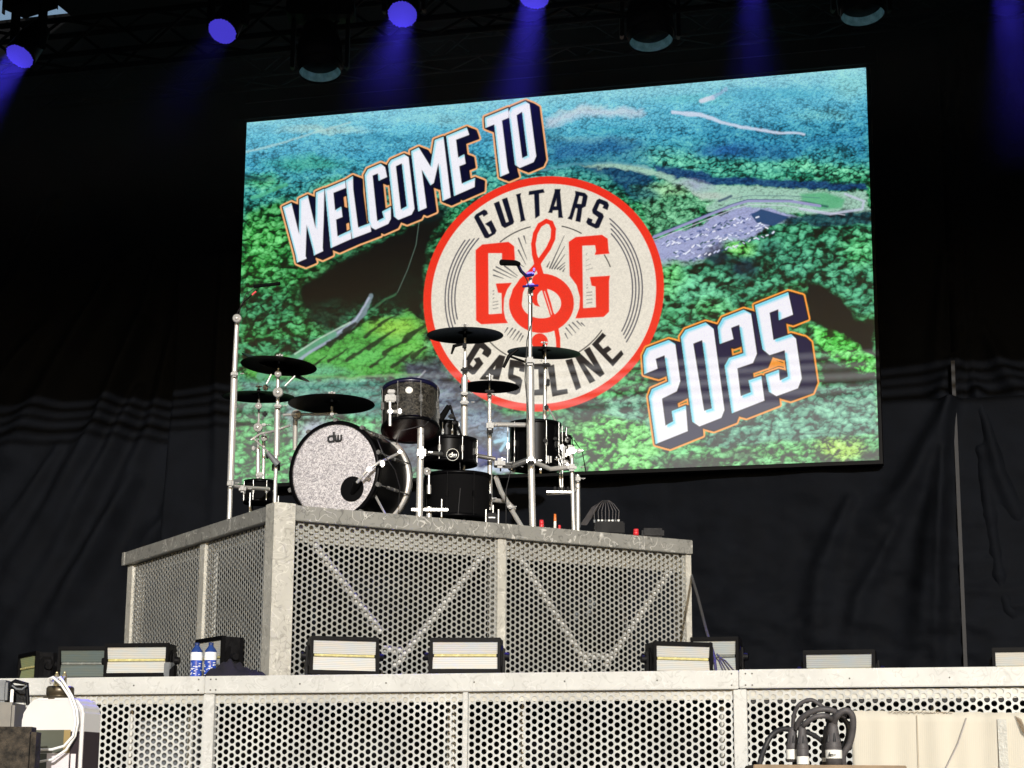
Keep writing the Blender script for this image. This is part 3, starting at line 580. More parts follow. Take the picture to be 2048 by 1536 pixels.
              [(1150,1285),(1220,1370)],[(1185,1250),(1260,1340)],[(1225,1225),(1300,1300)],[(1275,1210),(1330,1265)],[(1325,1230),(1365,1265)],[(1140,1350),(1170,1410)]): hl(p, 2.8, .95, 1.1)
    for i, yy in enumerate((860, 900, 945, 985, 1020, 1060)): hl([(318, yy + 8), (318 + (12 if i < 3 else 58), yy - 4)], 1.6, .7)
    for i, yy in enumerate((795, 830, 880, 915, 960, 1000)): hl([(1385, yy + 4), (1385 + (10 if i < 2 else 60), yy - 4)], 1.6, .7)
    for i, yy in enumerate((455, 520, 580, 625)): hl([(1380, yy), (1390 + 20 * i, yy - 20)], 1.5, .5)
    RED = (238, 50, 34); CREAM = (238, 228, 212)
    G1 = [(120,400),(195,335),(495,305),(560,355),(570,500),(560,540),(400,530),(420,500),(420,435),(265,435),(270,1130),(420,1120),(415,890),(375,885),(350,780),(535,770),(480,850),(445,950),(440,1080),(460,1180),(490,1230),(185,1245),(125,1200)]
    G2 = [(1180,305),(1260,250),(1560,225),(1625,270),(1635,400),(1645,440),(1475,455),(1490,410),(1480,345),(1335,350),(1345,1060),(1490,1050),(1485,815),(1440,805),(1420,705),(1650,690),(1640,750),(1640,1100),(1580,1160),(1255,1178),(1300,1060),(1308,940),(1270,800),(1190,690)]
    for G in (G1, G2): letter(G, [], H_, RED)
    def fat(P, scale=1.1): # points (x, y, halfwidth) in the H crop
        for (a_, b_) in zip(P[:-1], P[1:]): line(cp([a_[:2], b_[:2]], *H_), 2 * a_[2] * scale / 5.69, RED, 1., w2=2 * b_[2] * scale / 5.69)
    loop = [(825,560,34),(790,450,26),(778,330,24),(800,210,24),(850,115,24),(925,70,24),(980,90,25),(1008,160,26),(1000,270,26),(950,380,26),(880,480,26),(810,580,30),(740,670,34),(660,760,44),(600,870,56),(578,980,66)]
    bowl = [(870 + 297 * math.cos(math.radians(t_)), 1005 - 255 * math.sin(math.radians(t_)) , 66 + 10 * math.sin(math.radians(t_)) ** 2) for t_ in range(175, 456, 8)]
    spiral = [(860,765,76),(800,820,66),(770,890,52),(785,960,34),(810,1010,20),(850,1042,3)]
    stem = [(825,560,34),(855,650,30),(890,800,28),(930,930,26),(985,1110,24),(1035,1280,24),(1058,1400,24),(1062,1500,22)]
    fat(loop); fat(bowl); fat(spiral); fat(stem)
    line(cp([(850, 1440), (851, 1441)], *H_), 186 / 5.69, RED); line(cp([(850, 1470), (900, 1560), (1000, 1580), (1062, 1500)], *H_), 7, RED)
    for pp in ([(905, 870), (950, 1010), (985, 1130)], [(942, 860), (985, 1000), (1012, 1110)]): line(cp(pp, *H_), 1.6, CREAM, .9)

    # --- block lettering with thickness
    A_ = ((560, 340), 7.679); B_ = ((720, 240), 6.981); C_ = ((940, 190), 8.533); D_ = ((1270, 670), 6.4); E_ = ((1420, 560), 5.122); I_ = ((0, 0), 1)
    def block(letters, ext, navy, rim, cyan, cyw, bx0):
        x0_, y0_, x1_, y1_ = bx0; sl = (slice(y0_ - Y0, y1_ - Y0), slice(x0_ - X0, x1_ - X0)); x = PX[sl]; y = PY[sl]; D = np.full(x.shape, 1e3)
        for o_, hs, cr in letters:
            dd = sdf(cp(o_, *cr), x, y)
            for h in hs: dd = np.maximum(dd, -sdf(cp(h, *cr), x, y))
            D = np.minimum(D, dd)
        def shift(A, dx_, dy_):
            dx_, dy_ = int(round(dx_)), int(round(dy_)); Bq = np.full(A.shape, 1e3); hh, ww = A.shape
            Bq[max(0, dy_):hh + min(0, dy_), max(0, dx_):ww + min(0, dx_)] = A[max(0, -dy_):hh - max(0, dy_), max(0, -dx_):ww - max(0, dx_)]; return Bq
        S_ = D.copy(); n_ = int(max(abs(ext[0]), abs(ext[1])))
        for i in range(1, n_ + 1): S_ = np.minimum(S_, shift(D, ext[0] * i / n_, ext[1] * i / n_))
        over(sl, np.clip(6.4 - S_, 0, 1), rim); over(sl, np.clip(3.1 - S_, 0, 1), (6, 8, 16)); over(sl, np.clip(.6 - S_, 0, 1), navy)
        over(sl, np.clip(2.6 - D, 0, 1), (5, 8, 14)); over(sl, np.clip(.5 - D, 0, 1), (242, 240, 248))
        edge = np.clip(shift(D, cyw, cyw * .9) + .8, 0, 1.6) / 1.6 * np.clip(.5 - D, 0, 1); over(sl, edge * .85, cyan)
        edge = np.clip(shift(D, cyw * 1.6, cyw * 1.4) + .8, 0, 1.6) / 1.6 * np.clip(.5 - D, 0, 1); over(sl, edge * .35, cyan)
    WEL = [([(45,570),(175,510),(292,985),(300,450),(425,390),(545,895),(555,345),(680,290),(672,700),(655,1190),(662,1245),(520,1312),(515,1250),(408,840),(392,1320),(408,1360),(262,1422),(240,1300)],[],A_),
      ([(690,295),(1000,165),(1010,275),(820,350),(845,620),(940,565),(960,720),(860,760),(882,1020),(1085,925),(1096,1058),(780,1198)],[],A_),
      ([(1012,160),(1118,95),(1125,300),(1200,885),(1385,815),(1400,945),(1110,1055),(1092,925),(1022,275)],[],A_),
      ([(65,770),(110,690),(290,612),(350,660),(378,795),(262,848),(250,745),(175,775),(240,1412),(335,1365),(310,1280),(430,1215),(430,1380),(395,1450),(215,1530),(160,1500),(120,1400)],[],B_),
      ([(395,620),(435,560),(615,480),(678,520),(760,1240),(720,1320),(535,1395),(475,1345)],[[(500,645),(585,605),(655,1205),(570,1250)]],B_),
      ([(715,435),(820,385),(985,650),(1045,280),(1165,235),(1265,1080),(1155,1130),(1095,600),(1030,880),(985,910),(860,690),(930,1225),(815,1275)],[],B_),
      ([(1205,225),(1490,105),(1525,205),(1340,275),(1370,525),(1455,480),(1475,610),(1385,645),(1420,890),(1605,810),(1600,935),(1315,1060)],[],B_),
      ([(255,420),(260,385),(650,225),(665,385),(545,435),(640,1240),(668,1330),(515,1395),(415,500),(265,560)],[],C_),
      ([(660,290),(700,215),(945,110),(1015,155),(1130,1045),(1085,1145),(850,1245),(770,1190)],[[(795,345),(890,285),(985,1035),(890,1080)]],C_)]
    block(WEL, (18, 7), (6, 7, 42), (246, 176, 120), (150, 225, 240), 2.6, (545, 185, 1120, 560))
    Y25 = [([(105,265),(150,170),(430,65),(515,115),(580,590),(535,720),(345,815),(390,1160),(490,1105),(470,975),(650,905),(675,1230),(265,1395),(180,790),(215,695),(430,600),(378,260),(265,305),(290,430),(120,500)],[],D_),
      ([(1361.7,674),(1371,660),(1411,645),(1427,657.6),(1448.9,820),(1442.7,835.6),(1398.9,852.8),(1384.8,843.4)],[[(1386.4,687.2),(1404.4,680.2),(1423.9,816.9),(1408.3,821.6)]],I_),
      ([(80,480),(130,390),(345,305),(420,345),(480,755),(440,850),(280,905),(315,1190),(420,1150),(395,1030),(525,985),(558,1235),(225,1365),(150,880),(195,800),(345,750),(300,458),(215,490),(240,605),(100,655)],[],E_),
      ([(460,260),(800,125),(850,355),(705,412),(700,300),(610,335),(650,615),(830,555),(880,600),(940,1010),(900,1110),(680,1190),(605,1145),(570,970),(705,920),(715,1030),(800,990),(765,720),(610,770),(540,710)],[],E_)]
    block(Y25, (29, 8), (10, 11, 62), (252, 158, 66), (105, 215, 235), 4.2, (1265, 555, 1670, 925))
    poly(cp([(590, 925), (655, 815), (765, 858), (760, 890), (705, 880)], *E_), (245, 150, 50), .95)
    # LED grain
    img *= (1 + .16 * (np.random.default_rng(5).random(img.shape[:2]) - .5))[..., None]
    tx_ = ((PX - 492) / 1262 * 12).astype(int); ty_ = ((PY + .07 * (PX - 492) - 246) / 740 * 7).astype(int); img = img * (1 + .05 * (np.random.default_rng(8).random((40, 40))[np.clip(ty_ + 5, 0, 39), np.clip(tx_ + 5, 0, 39)] - .5))[..., None]
    # --- resample into the wall's own rectangle
    uu = S_U0 + (S_U1 - S_U0) * (np.arange(NPX) + .5) / NPX; zz = S_Z0 + (S_Z1 - S_Z0) * (np.arange(NPY) + .5) / NPY
    UU, ZZ = np.meshgrid(uu, zz)
    Pw = np.stack([SC0.x + sd.x * UU, SC0.y + sd.y * UU, ZZ - CAMH], -1) @ _Q.T
    fx_ = 1024 + FOC * Pw[..., 0] / Pw[..., 2] - X0; fy_ = 768 - FOC * Pw[..., 1] / Pw[..., 2] - Y0
    fx_ = np.clip(fx_, 0, Wp - 1.01); fy_ = np.clip(fy_, 0, Hp - 1.01); ix = fx_.astype(int); iy = fy_.astype(int); ax = (fx_ - ix)[..., None]; ay = (fy_ - iy)[..., None]
    out = (img[iy, ix] * (1 - ax) + img[iy, ix + 1] * ax) * (1 - ay) + (img[iy + 1, ix] * (1 - ax) + img[iy + 1, ix + 1] * ax) * ay
    return out
pic = paint()
im = bpy.data.images.new('wall_picture', NPX, NPY, alpha=False, float_buffer=True)
buf = np.ones((NPY, NPX, 4), np.float32); buf[..., :3] = pic
im.colorspace_settings.name = 'Linear Rec.709' if 'Linear Rec.709' in [i.name for i in bpy.types.ColorManagedInputColorspaceSettings.bl_rna.properties['name'].enum_items] else 'Non-Color'
im.pixels.foreach_set(buf.ravel()); im.update()
try: im.pack()
except Exception: pass
mw = bpy.data.materials.new('led_picture'); mw.use_nodes = True; n = mw.node_tree.nodes; l = mw.node_tree.links; b = n['Principled BSDF']
ti = n.new('ShaderNodeTexImage'); ti.image = im; ti.extension = 'EXTEND'
b.inputs['Base Color'].default_value = (.092, .096, .102, 1); b.inputs['Roughness'].default_value = .6; b.inputs['Specular IOR Level'].default_value = .2
l.new(ti.outputs[0], b.inputs['Emission Color']); b.inputs['Emission Strength'].default_value = 1.
wall_c = SC0 + sd * (S_U0 + S_U1) / 2
wall = thing('video_wall', 'large LED video wall showing WELCOME TO GUITARS GASOLINE 2025 over a green aerial landscape', 'video wall', (wall_c.x, wall_c.y, S_Z0))
# the display: cabinets in a grid, each proud of the joint by a hair
NCX, NCY = 12, 7
cab = []
me_v = []; 
for i in range(NCX):
    for j in range(NCY):
        u0 = S_U0 + (S_U1 - S_U0) * i / NCX; u1 = S_U0 + (S_U1 - S_U0) * (i + 1) / NCX; z0 = S_Z0 + (S_Z1 - S_Z0) * j / NCY; z1 = S_Z0 + (S_Z1 - S_Z0) * (j + 1) / NCY
        off = random.uniform(0, .0012)
        P = [SC0 + sd * u + Z * (z - SC0.z) + sn * off for u, z in ((u0, z0), (u1, z0), (u1, z1), (u0, z1))]
        me = bpy.data.meshes.new('screen_tile'); me.from_pydata([tuple(p - base_loc(wall)) for p in P], [], [(0, 1, 2, 3)])
        uv = me.uv_layers.new(name='uv'); 
        for k, (u, z) in enumerate(((u0, z0), (u1, z0), (u1, z1), (u0, z1))): uv.data[k].uv = ((u - S_U0) / (S_U1 - S_U0), (z - S_Z0) / (S_Z1 - S_Z0))
        me.materials.append(mw); o = bpy.data.objects.new('screen_tile', me); col.objects.link(o); o.parent = wall
def sbox(u0, u1, z0, z1, y0, y1, mb=None):
    mb = mb or MB(); c = SC0 + sd * (u0 + u1) / 2 + sn * (y0 + y1) / 2; c.z = (z0 + z1) / 2
    return mb.box(c, (u1 - u0, abs(y1 - y0), z1 - z0), sd, -sn, Z)
build(sbox(S_U0 - .03, S_U1 + .03, S_Z0 - .03, S_Z1 + .03, -.12, -.01), 'cabinet_back', 'black', wall)
build(sbox(S_U0 - .1, S_U1 + .1, S_Z1 + .02, S_Z1 + .17, .0, .05), 'header', 'black_matt', wall)
build(sbox(S_U0 - .0, S_U1 + .0, S_Z1 + .172, S_Z1 + .18, .02, .05), 'header_edge', mat('dull_metal_edge', (.05, .05, .06), .5, .5), wall)

# ================================================================== black drapes
def drape(name, u0, u1, z0, z1, yoff, label, ridges, step=.025, wr=.5, slit=None, seam=None):
    nu = int((u1 - u0) / step) + 1; nz = int((z1 - z0) / step) + 1
    U, Zg = np.meshgrid(np.linspace(u0, u1, nu), np.linspace(z0, z1, nz)); h = np.zeros(U.shape)
    base = SC0 - sn * yoff
    for pts, amp, wd in ridges:
        q = [onplane(px, py, base, sn) for px, py in pts]; q = [((p - base).dot(sd), p.z) for p in q]
        best = np.full(U.shape, 9.); tb = np.zeros(U.shape); sg = np.zeros(U.shape)
        for i in range(len(q) - 1):
            (ax, az), (bx_, bz) = q[i], q[i + 1]; vx, vz = bx_ - ax, bz - az; L = vx * vx + vz * vz; t = np.clip(((U - ax) * vx + (Zg - az) * vz) / L, 0, 1)
            d_ = np.hypot(U - ax - t * vx, Zg - az - t * vz); m_ = d_ < best; best = np.where(m_, d_, best); tb = np.where(m_, (i + t) / (len(q) - 1), tb)
        w = wd * (.45 + .8 * tb); h += amp * np.sin(np.pi * np.clip(tb, .06, .94)) ** .4 * np.exp(-(best / w) ** 2)
    rr = np.random.default_rng(abs(hash(name)) % 1000 if False else len(name) * 17)
    def nz2(fx, fz, a):
        g_ = rr.random((80, 80)); x = (U - u0) * fx + 3; z = (Zg - z0) * fz + 3; xi = np.floor(x).astype(int); zi = np.floor(z).astype(int); a1 = x - xi; b1 = z - zi; a1 = a1 * a1 * (3 - 2 * a1); b1 = b1 * b1 * (3 - 2 * b1)
        f = lambda i, j: g_[j % 80, i % 80]
        return a * ((f(xi, zi) * (1 - a1) + f(xi + 1, zi) * a1) * (1 - b1) + (f(xi, zi + 1) * (1 - a1) + f(xi + 1, zi + 1) * a1) * b1 - .5)
    low = np.clip((5.0 - Zg) / 2.5, 0, 1)
    h += nz2(.8, .5, .12) + nz2(2.2, 1.1, .045) + wr * low * (nz2(3, 8, .03) + nz2(7, 16, .016) + nz2(14, 20, .008))
    if seam:
        for (px, w_, a_, pz0) in seam:
            q0 = onplane(px, 900, base, sn); uu = (q0 - base).dot(sd); k = np.exp(-((U - uu) / w_) ** 2)
            h += a_ * k * (1 + .5 * nz2(9, 30, 1.) ) + a_ * .6 * k * nz2(3, 26, 1.)
    h = h * 1.9
    P = np.stack([base.x + sd.x * U + sn.x * h, base.y + sd.y * U + sn.y * h, Zg], -1).reshape(-1, 3)
    org = Vector((base.x + sd.x * (u0 + u1) / 2, base.y + sd.y * (u0 + u1) / 2, z0)); P = P - np.array(org)
    F = []
    cut = set()
    if slit is not None:
        (xa, ya), (xb, yb), wid = slit; a = onplane(xa, ya, base, sn); b_ = onplane(xb, yb, base, sn); ua, ub = (a - base).dot(sd), (b_ - base).dot(sd)
    for j in range(nz - 1):
        zc = z0 + (z1 - z0) * (j + .5) / (nz - 1)
        for i in range(nu - 1):
            k = j * nu + i; F.append((k, k + 1, k + nu + 1, k + nu))
    me = bpy.data.meshes.new(name); me.from_pydata(P.tolist(), [], F)
    if slit is not None:   # part the cloth at the slit: spread one vertex column sideways and drop the faces between
        i0 = int(round(((ua + ub) / 2 - u0) / (u1 - u0) * (nu - 1))); rem = []
        bm = bmesh.new(); bm.from_mesh(me); bm.verts.ensure_lookup_table()
        for j in range(nz):
            zc = z0 + (z1 - z0) * j / (nz - 1); t = (a.z - zc) / (a.z - b_.z)
            w = wid * math.sin(math.pi * min(1, max(0, t))) ** .7
            uc = ua + (ub - ua) * min(1, max(0, t))
            for s_, ii in ((-1, i0), (1, i0 + 1)):
                v = bm.verts[j * nu + ii]; cur = u0 + (u1 - u0) * ii / (nu - 1); tgt = uc + s_ * max(w, .0) / 2
                v.co.x += sd.x * (tgt - cur); v.co.y += sd.y * (tgt - cur)
        kill = [f for f in bm.faces if {v.index % nu for v in f.verts} == {i0, i0 + 1} and (b_.z - .02) < sum(v.co.z for v in f.verts) / 4 + z0 < (a.z + .02)]
        bmesh.ops.delete(bm, geom=kill, context='FACES_ONLY'); bm.to_mesh(me); bm.free()
    me.polygons.foreach_set('use_smooth', [True] * len(me.polygons)); me.materials.append(M['drape'])
    o = bpy.data.objects.new(name, me); col.objects.link(o); o.location = org
    md = o.modifiers.new('cloth', 'SOLIDIFY'); md.thickness = .004; md.offset = -1
    return tag(o, label, 'curtain')
M['drape'] = mat('black_drape_cloth', (.0042, .0050, .0070), .8, 0, .25, 5, .25, 60, spec=.05)
L_r = [([(236, 521), (204, 610), (102, 783), (20, 900)], .10, .14), ([(287, 649), (210, 847), (121, 1006), (0, 1185)], .12, .15), ([(280, 780), (230, 900), (150, 1050), (10, 1290)], .10, .13),
       ([(272, 960), (190, 1115), (100, 1255)], .09, .14), ([(372, 900), (330, 1040), (270, 1110)], .07, .1), ([(310, 500), (290, 620), (240, 720)], .05, .1), ([(90, 660), (0, 780), (-60, 830)], .09, .15),
       ([(350, 620), (300, 860), (230, 1010), (60, 1340)], .06, .12), ([(100, 400), (40, 560), (-60, 700)], .08, .16), ([(120, 900), (50, 1010), (-40, 1120)], .07, .12)]
drape('drape', -7.2, -3.15, 1.9, 8.7, .25, 'black drape with long diagonal folds hanging left of the video wall', L_r, wr=.25)
drape('drape', -3.72, -2.85, 1.9, 6.6, -.02 , 'narrow greyer drape strip close against the left edge of the video wall', [([(440, 520), (432, 760), (428, 1040)], .03, .06)], wr=.4)
drape('drape', -3.3, 4.02, 1.9, 4.9, .2, 'wide wrinkled black drape hanging below the video wall behind the riser',
      [([(1905, 790), (1830, 960), (1760, 1060)], .1, .13), ([(1900, 800), (1862, 1100), (1838, 1330)], .1, .12), ([(1700, 1000), (1640, 1150), (1630, 1330)], .06, .12), ([(1800, 1050), (1720, 1200), (1700, 1336)], .05, .1), ([(1890, 900), (1880, 1150), (1875, 1336)], .06, .06)], wr=1.3)
drape('drape', 2.7, 7., 1.9, 9.6, .3, 'black drape with a laced seam and a bright slit right of the video wall',
      [([(1905, 720), (1830, 960), (1760, 1060)], .09, .13), ([(1900, 800), (1862, 1100), (1838, 1330)], .1, .12), ([(1955, 780), (2000, 950), (2060, 1090)], .12, .12), ([(1958, 900), (2005, 1180), (2070, 1336)], .1, .12), ([(1965, 650), (2010, 740), (2070, 830)], .05, .1), ([(1890, 500), (1880, 640), (1870, 780)], .04, .08)],
      wr=1.2, slit=((1910, 880), (1917, 968), .036), seam=((1928, .035, .03, 0), (1952, .05, .022, 0)))
d = MB(); bq = SC0 - sn * .2; p0 = onplane(1924, 1010, bq, sn); p1 = onplane(1932, 1340, bq, sn)
d.box(p1 + Z * 1.2 + sn * .03, (.03, .03, 2.8), sd, -sn, Z); tag(build(d, 'drape_pole', mat('weathered_grey_pole', (.016, .016, .018), .7, .0, .6, 20)), 'weathered grey upright showing between the two drapes at right', 'pole')

# ================================================================== roof, trusses
roof = thing('stage_roof', 'black underside of the stage roof with its front fascia above the rig', 'roof', (0, 10, 9.55))
def rbox(u0, u1, y0, y1, z0, z1, nm, m='black_matt'):
    d = MB(); c = LIP + sd * (u0 + u1) / 2 - sn * (y0 + y1) / 2; c.z = (z0 + z1) / 2; d.box(c, (u1 - u0, y1 - y0, z1 - z0), sd, -sn, Z); return build(d, nm, m, roof)
RF = -1.55                                              # front edge, metres before the lip
FZ = 6.84                                               # lower edge of the fascia: its shade line crosses the wall
uG = (onplane(160, 10, LIP - sn * 6.3, sn) - LIP).dot(sd)
rbox(uG, 12, RF, 8.2, 9.6, 9.8, 'ceiling')
rbox(-14, 14, RF - .1, RF, FZ, 9.85, 'fascia')
for dz_, hh_ in ((.05, .05), (.15, .035), (.25, .05), (.37, .025)):
    rbox(-14, 14, RF - .08, RF - .04, FZ - dz_ - hh_, FZ - dz_, 'shade_bar')  # added unseen bars that grade the fascia's shade edge on the wall
rbox(-14, -8.2, RF, 8.2, 0, 9.8, 'side_wall'); rbox(8.6, 8.7, RF, 8.2, 2, 9.8, 'side_wall')
zG = onplane(100, 22, LIP - sn * 6.3, sn).z
rbox(uG, 9, 6.4, 6.5, 5., 9.8, 'back_wall'); rbox(-9, uG - .005, 6.4, 6.5, 5., zG, 'back_wall')
rbox(-8.2, uG - .005, RF, 3.4, 9.6, 9.8, 'ceiling')
for (xa, xb, ya, yb) in ((8, 14, -30, 30), (46, 90, -30, 30), (104, 109, -30, 20), (116, 119, -30, 20), (146, 151, -20, 20), (16, 24, -30, 2), (-30, 60, -30, 4)):
    pa = onplane(xa, yb, LIP - sn * 6.2, sn); pb = onplane(xb, ya, LIP - sn * 6.2, sn); ua_, ub_ = (pa - LIP).dot(sd), (pb - LIP).dot(sd)
    rbox(ua_, ub_, 6.15, 6.2, pa.z, pb.z, 'rigging')
def truss(name, p0, p1, w, m, label, n=10, r=.024, cat='truss'):
    p0 = Vector(p0); p1 = Vector(p1); d = (p1 - p0); L = d.length; x = d.normalized(); s_ = x.cross(Z).normalized(); t = thing(name, label, cat, (p0 + p1) / 2)
    cs = [(-.5, -.5), (.5, -.5), (.5, .5), (-.5, .5)]
    for a, b_ in cs:
        q = MB(); q.cyl(p0 + s_ * a * w + Z * b_ * w, p1 + s_ * a * w + Z * b_ * w, r, n=8); build(q, 'chord', m, t)
    for f in range(4):
        a, b_ = cs[f], cs[(f + 1) % 4]; q = MB()
        for i in range(n):
            u0, u1 = i / n, (i + 1) / n; A = a if i % 2 == 0 else b_; Bc = b_ if i % 2 == 0 else a
            q.cyl(p0 + d * u0 + s_ * A[0] * w + Z * A[1] * w, p0 + d * u1 + s_ * Bc[0] * w + Z * Bc[1] * w, r * .55, n=6)
        build(q, 'lacing', m, t)
    return t
M['truss'] = mat('black_truss_coat', (.002, .002, .0025), .6, .0, .2, 10, spec=.05)
p = LIP - sn * 2.2
truss('lighting_truss', LIP + sd * -4.8 - sn * 2.0 + Z * 5.15, LIP + sd * 5.0 - sn * 2.0 + Z * 5.15, .3, 'truss', 'long black box truss spanning the stage above the blue beam lamps', 26)
truss('lighting_truss', LIP + sd * -5.6 - sn * 4.2 + Z * 5.75, LIP + sd * 5.6 - sn * 4.2 + Z * 5.75, .3, 'truss', 'rear black box truss close above the video wall', 28)

# sky-bright opening at upper left with rigging in silhouette
for (x0, y0, x1, y1) in ((60, -40, 70, 40), (100, -20, 88, 14), (118, -20, 127, 12), (150, -14, 126, 10)): pass

# ================================================================== lamps
M['lens_blue'] = mat('blue_lamp_lens', (.02, .02, .1), .4, emit=srgb(66, 56, 196), estr=1.)
M['bowl_glow'] = mat('glowing_lamp_bowl', (.4, .5, .52), .4, .3, .6, 18, emit=srgb(80, 130, 140), estr=.15)  # weak emission stands in for light bounced into the unlit bowl
def beam_lamp(px, py, Y, aim, label, power, rad=.105, ang=13):
    c = at(px, py, Y); aim = Vector(aim).normalized(); s_ = aim.cross(Z).normalized(); upv = s_.cross(aim)
    t = thing('moving_head_lamp', label, 'stage light', c, 'blue moving head lamps under the roof')
    q = MB(); prof = [(.02, -.34), (rad * .75, -.33), (rad * 1.02, -.2), (rad * 1.12, -.03), (rad * 1.12, .004), (rad * 1.02, .004), (rad * 1.0, -.01)]
    q.lathe(prof, c, aim, 28); build(q, 'head', 'black', t)
    q = MB(); q.add([c], []); nt = 56; rr_ = []
    jag = random.Random(int(px))
    ring_ = [c + aim * .006 + (s_ * math.cos(2 * math.pi * k / nt) + upv * math.sin(2 * math.pi * k / nt)) * rad * (1.0 + (.09 * jag.random() if k % 2 else 0)) for k in range(nt)]
    q = MB(); q.add([c + aim * .014] + ring_, [(0, 1 + k, 1 + (k + 1) % nt) for k in range(nt)]); build(q, 'lens', 'lens_blue', t)
    for sg in (-1, 1):
        q = MB(); q.box(c + s_ * sg * (rad * 1.12 + .03) - aim * .12 + Z * .13, (.03, .08, .36), s_, Vector((-s_.y, s_.x, 0)), Z, .008); build(q, 'yoke_arm', 'black', t)
    q = MB(); q.box(c - aim * .12 + Z * .36, (2 * rad + .16, .24, .13), s_, Vector((-s_.y, s_.x, 0)), Z, .015); build(q, 'base', 'black', t)
    ld = bpy.data.lights.new('beam', 'AREA'); lo = bpy.data.objects.new('beam', ld); col.objects.link(lo); ld.energy = power * .05; ld.color = (.07, .05, 1.); ld.shape = 'DISK'; ld.size = rad * 1.8; ld.spread = math.radians(ang + 14)
    lo.location = aim * .03; lo.rotation_euler = (-aim).to_track_quat('Z', 'Y').to_euler(); lo.parent = t
    return t
LAMPS = [(40, 112, 13.6, (-.30, -.45, -.84), 'blue lamp at far left with a strong wide beam', 700), (445, 62, 13.6, (-.22, -.55, -.8), 'small round blue lamp second from the left, beam barely seen', 40),
         (805, 28, 13.4, (-.07, -.62, -.78), 'blue lamp above the word WELCOME with a short beam', 300), (1068, -4, 13.2, (-.13, -.30, -.94), 'blue lamp cut by the top edge above the badge, long beam', 520),
         (1505, -42, 13.0, (-.04, -.30, -.95), 'blue lamp out above the right half of the video wall', 220), (2008, -50, 12.8, (.04, -.12, -.99), 'blue lamp at far right washing the drape', 420)]
for a in LAMPS: beam_lamp(*a)
def dark_lamp(px, py, Y, w, label):
    c = at(px, py, Y); R_ = w / 2 / FOC * Y; t = thing('wash_lamp', label, 'stage light', c, 'unlit round wash lamps under the roof')
    ax = Vector((.05, -.18, -1)).normalized()
    q = MB(); q.lathe([(.03, -.3), (R_ * .8, -.28), (R_ * 1.1, -.1), (R_ * 1.12, .05), (R_ * 1.05, .05), (R_ * 1.02, -.02)], c, ax, 32); build(q, 'housing', 'black', t)
    q = MB(); q.lathe([(R_ * 1.0, .105), (R_ * .98, .06), (R_ * .93, .035)], c, ax, 32); build(q, 'reflector', 'bowl_glow', t)
    q = MB(); q.lathe([(R_ * .95, .02), (R_ * .8, .05), (.001, .07)], c, ax, 32); build(q, 'lens', 'black', t)
    q = MB(); q.lathe([(R_ * 1.02, -.04), (R_ * 1.02, .125), (R_ * 1.005, .125), (R_ * 1.005, .107)], c, ax, 32); build(q, 'hood', 'black', t)
    for sg in (-1, 1):
        q = MB(); q.box(c + Vector((sg * (R_ * 1.12 + .03), 0, .12)), (.03, .08, .4), bev=.008); build(q, 'yoke_arm', 'black', t)
    q = MB(); q.box(c + Z * .38, (2 * R_ + .2, .24, .12), bev=.015); build(q, 'base', 'black', t)
dark_lamp(640, 118, 13.8, 88, 'unlit wash lamp with a bowl given a faint glow above the left corner of the video wall')
dark_lamp(1300, 56, 13.6, 92, 'unlit wash lamp with a bowl given a faint glow above the middle of the video wall')
dark_lamp(1722, 4, 13.4, 92, 'unlit wash lamp cut by the top edge near the right end of the video wall')
# stage smoke hanging in the shade under the roof, where the lamps stand
q = MB(); c = LIP - sn * 2.2; c.z = 7.6; q.box(c, (12.5, 3.2, 3.6), sd, -sn, Z)
vm = bpy.data.materials.new('stage_smoke'); vm.use_nodes = True; vn = vm.node_tree.nodes; vn.remove(vn['Principled BSDF']); pv = vn.new('ShaderNodeVolumePrincipled')
tg = vn.new('ShaderNodeTexCoord'); sx_ = vn.new('ShaderNodeSeparateXYZ'); vm.node_tree.links.new(tg.outputs['Generated'], sx_.inputs[0]); mr = vn.new('ShaderNodeMapRange'); mr.inputs[1].default_value = .0; mr.inputs[2].default_value = .75; mr.inputs[3].default_value = 0; mr.inputs[4].default_value = 1; vm.node_tree.links.new(sx_.outputs[2], mr.inputs[0])
nt_ = vn.new('ShaderNodeTexNoise'); nt_.inputs['Scale'].default_value = 1.1; vm.node_tree.links.new(tg.outputs['Object'], nt_.inputs[0]); nr_ = vn.new('ShaderNodeMapRange'); nr_.inputs[1].default_value = .3; nr_.inputs[2].default_value = .7; nr_.inputs[3].default_value = .015; nr_.inputs[4].default_value = .055; vm.node_tree.links.new(nt_.outputs[0], nr_.inputs[0])
mm_ = vn.new('ShaderNodeMath'); mm_.operation = 'MULTIPLY'; vm.node_tree.links.new(mr.outputs[0], mm_.inputs[0]); vm.node_tree.links.new(nr_.outputs[0], mm_.inputs[1]); vm.node_tree.links.new(mm_.outputs[0], pv.inputs['Density']); pv.inputs['Color'].default_value = (.8, .8, .85, 1); vm.node_tree.links.new(pv.outputs[0], vn['Material Output'].inputs['Volume'])
sm = build(q, 'stage_smoke', vm); sm['kind'] = 'stuff'; sm['label'] = 'thin stage smoke hanging among the lamps under the roof'


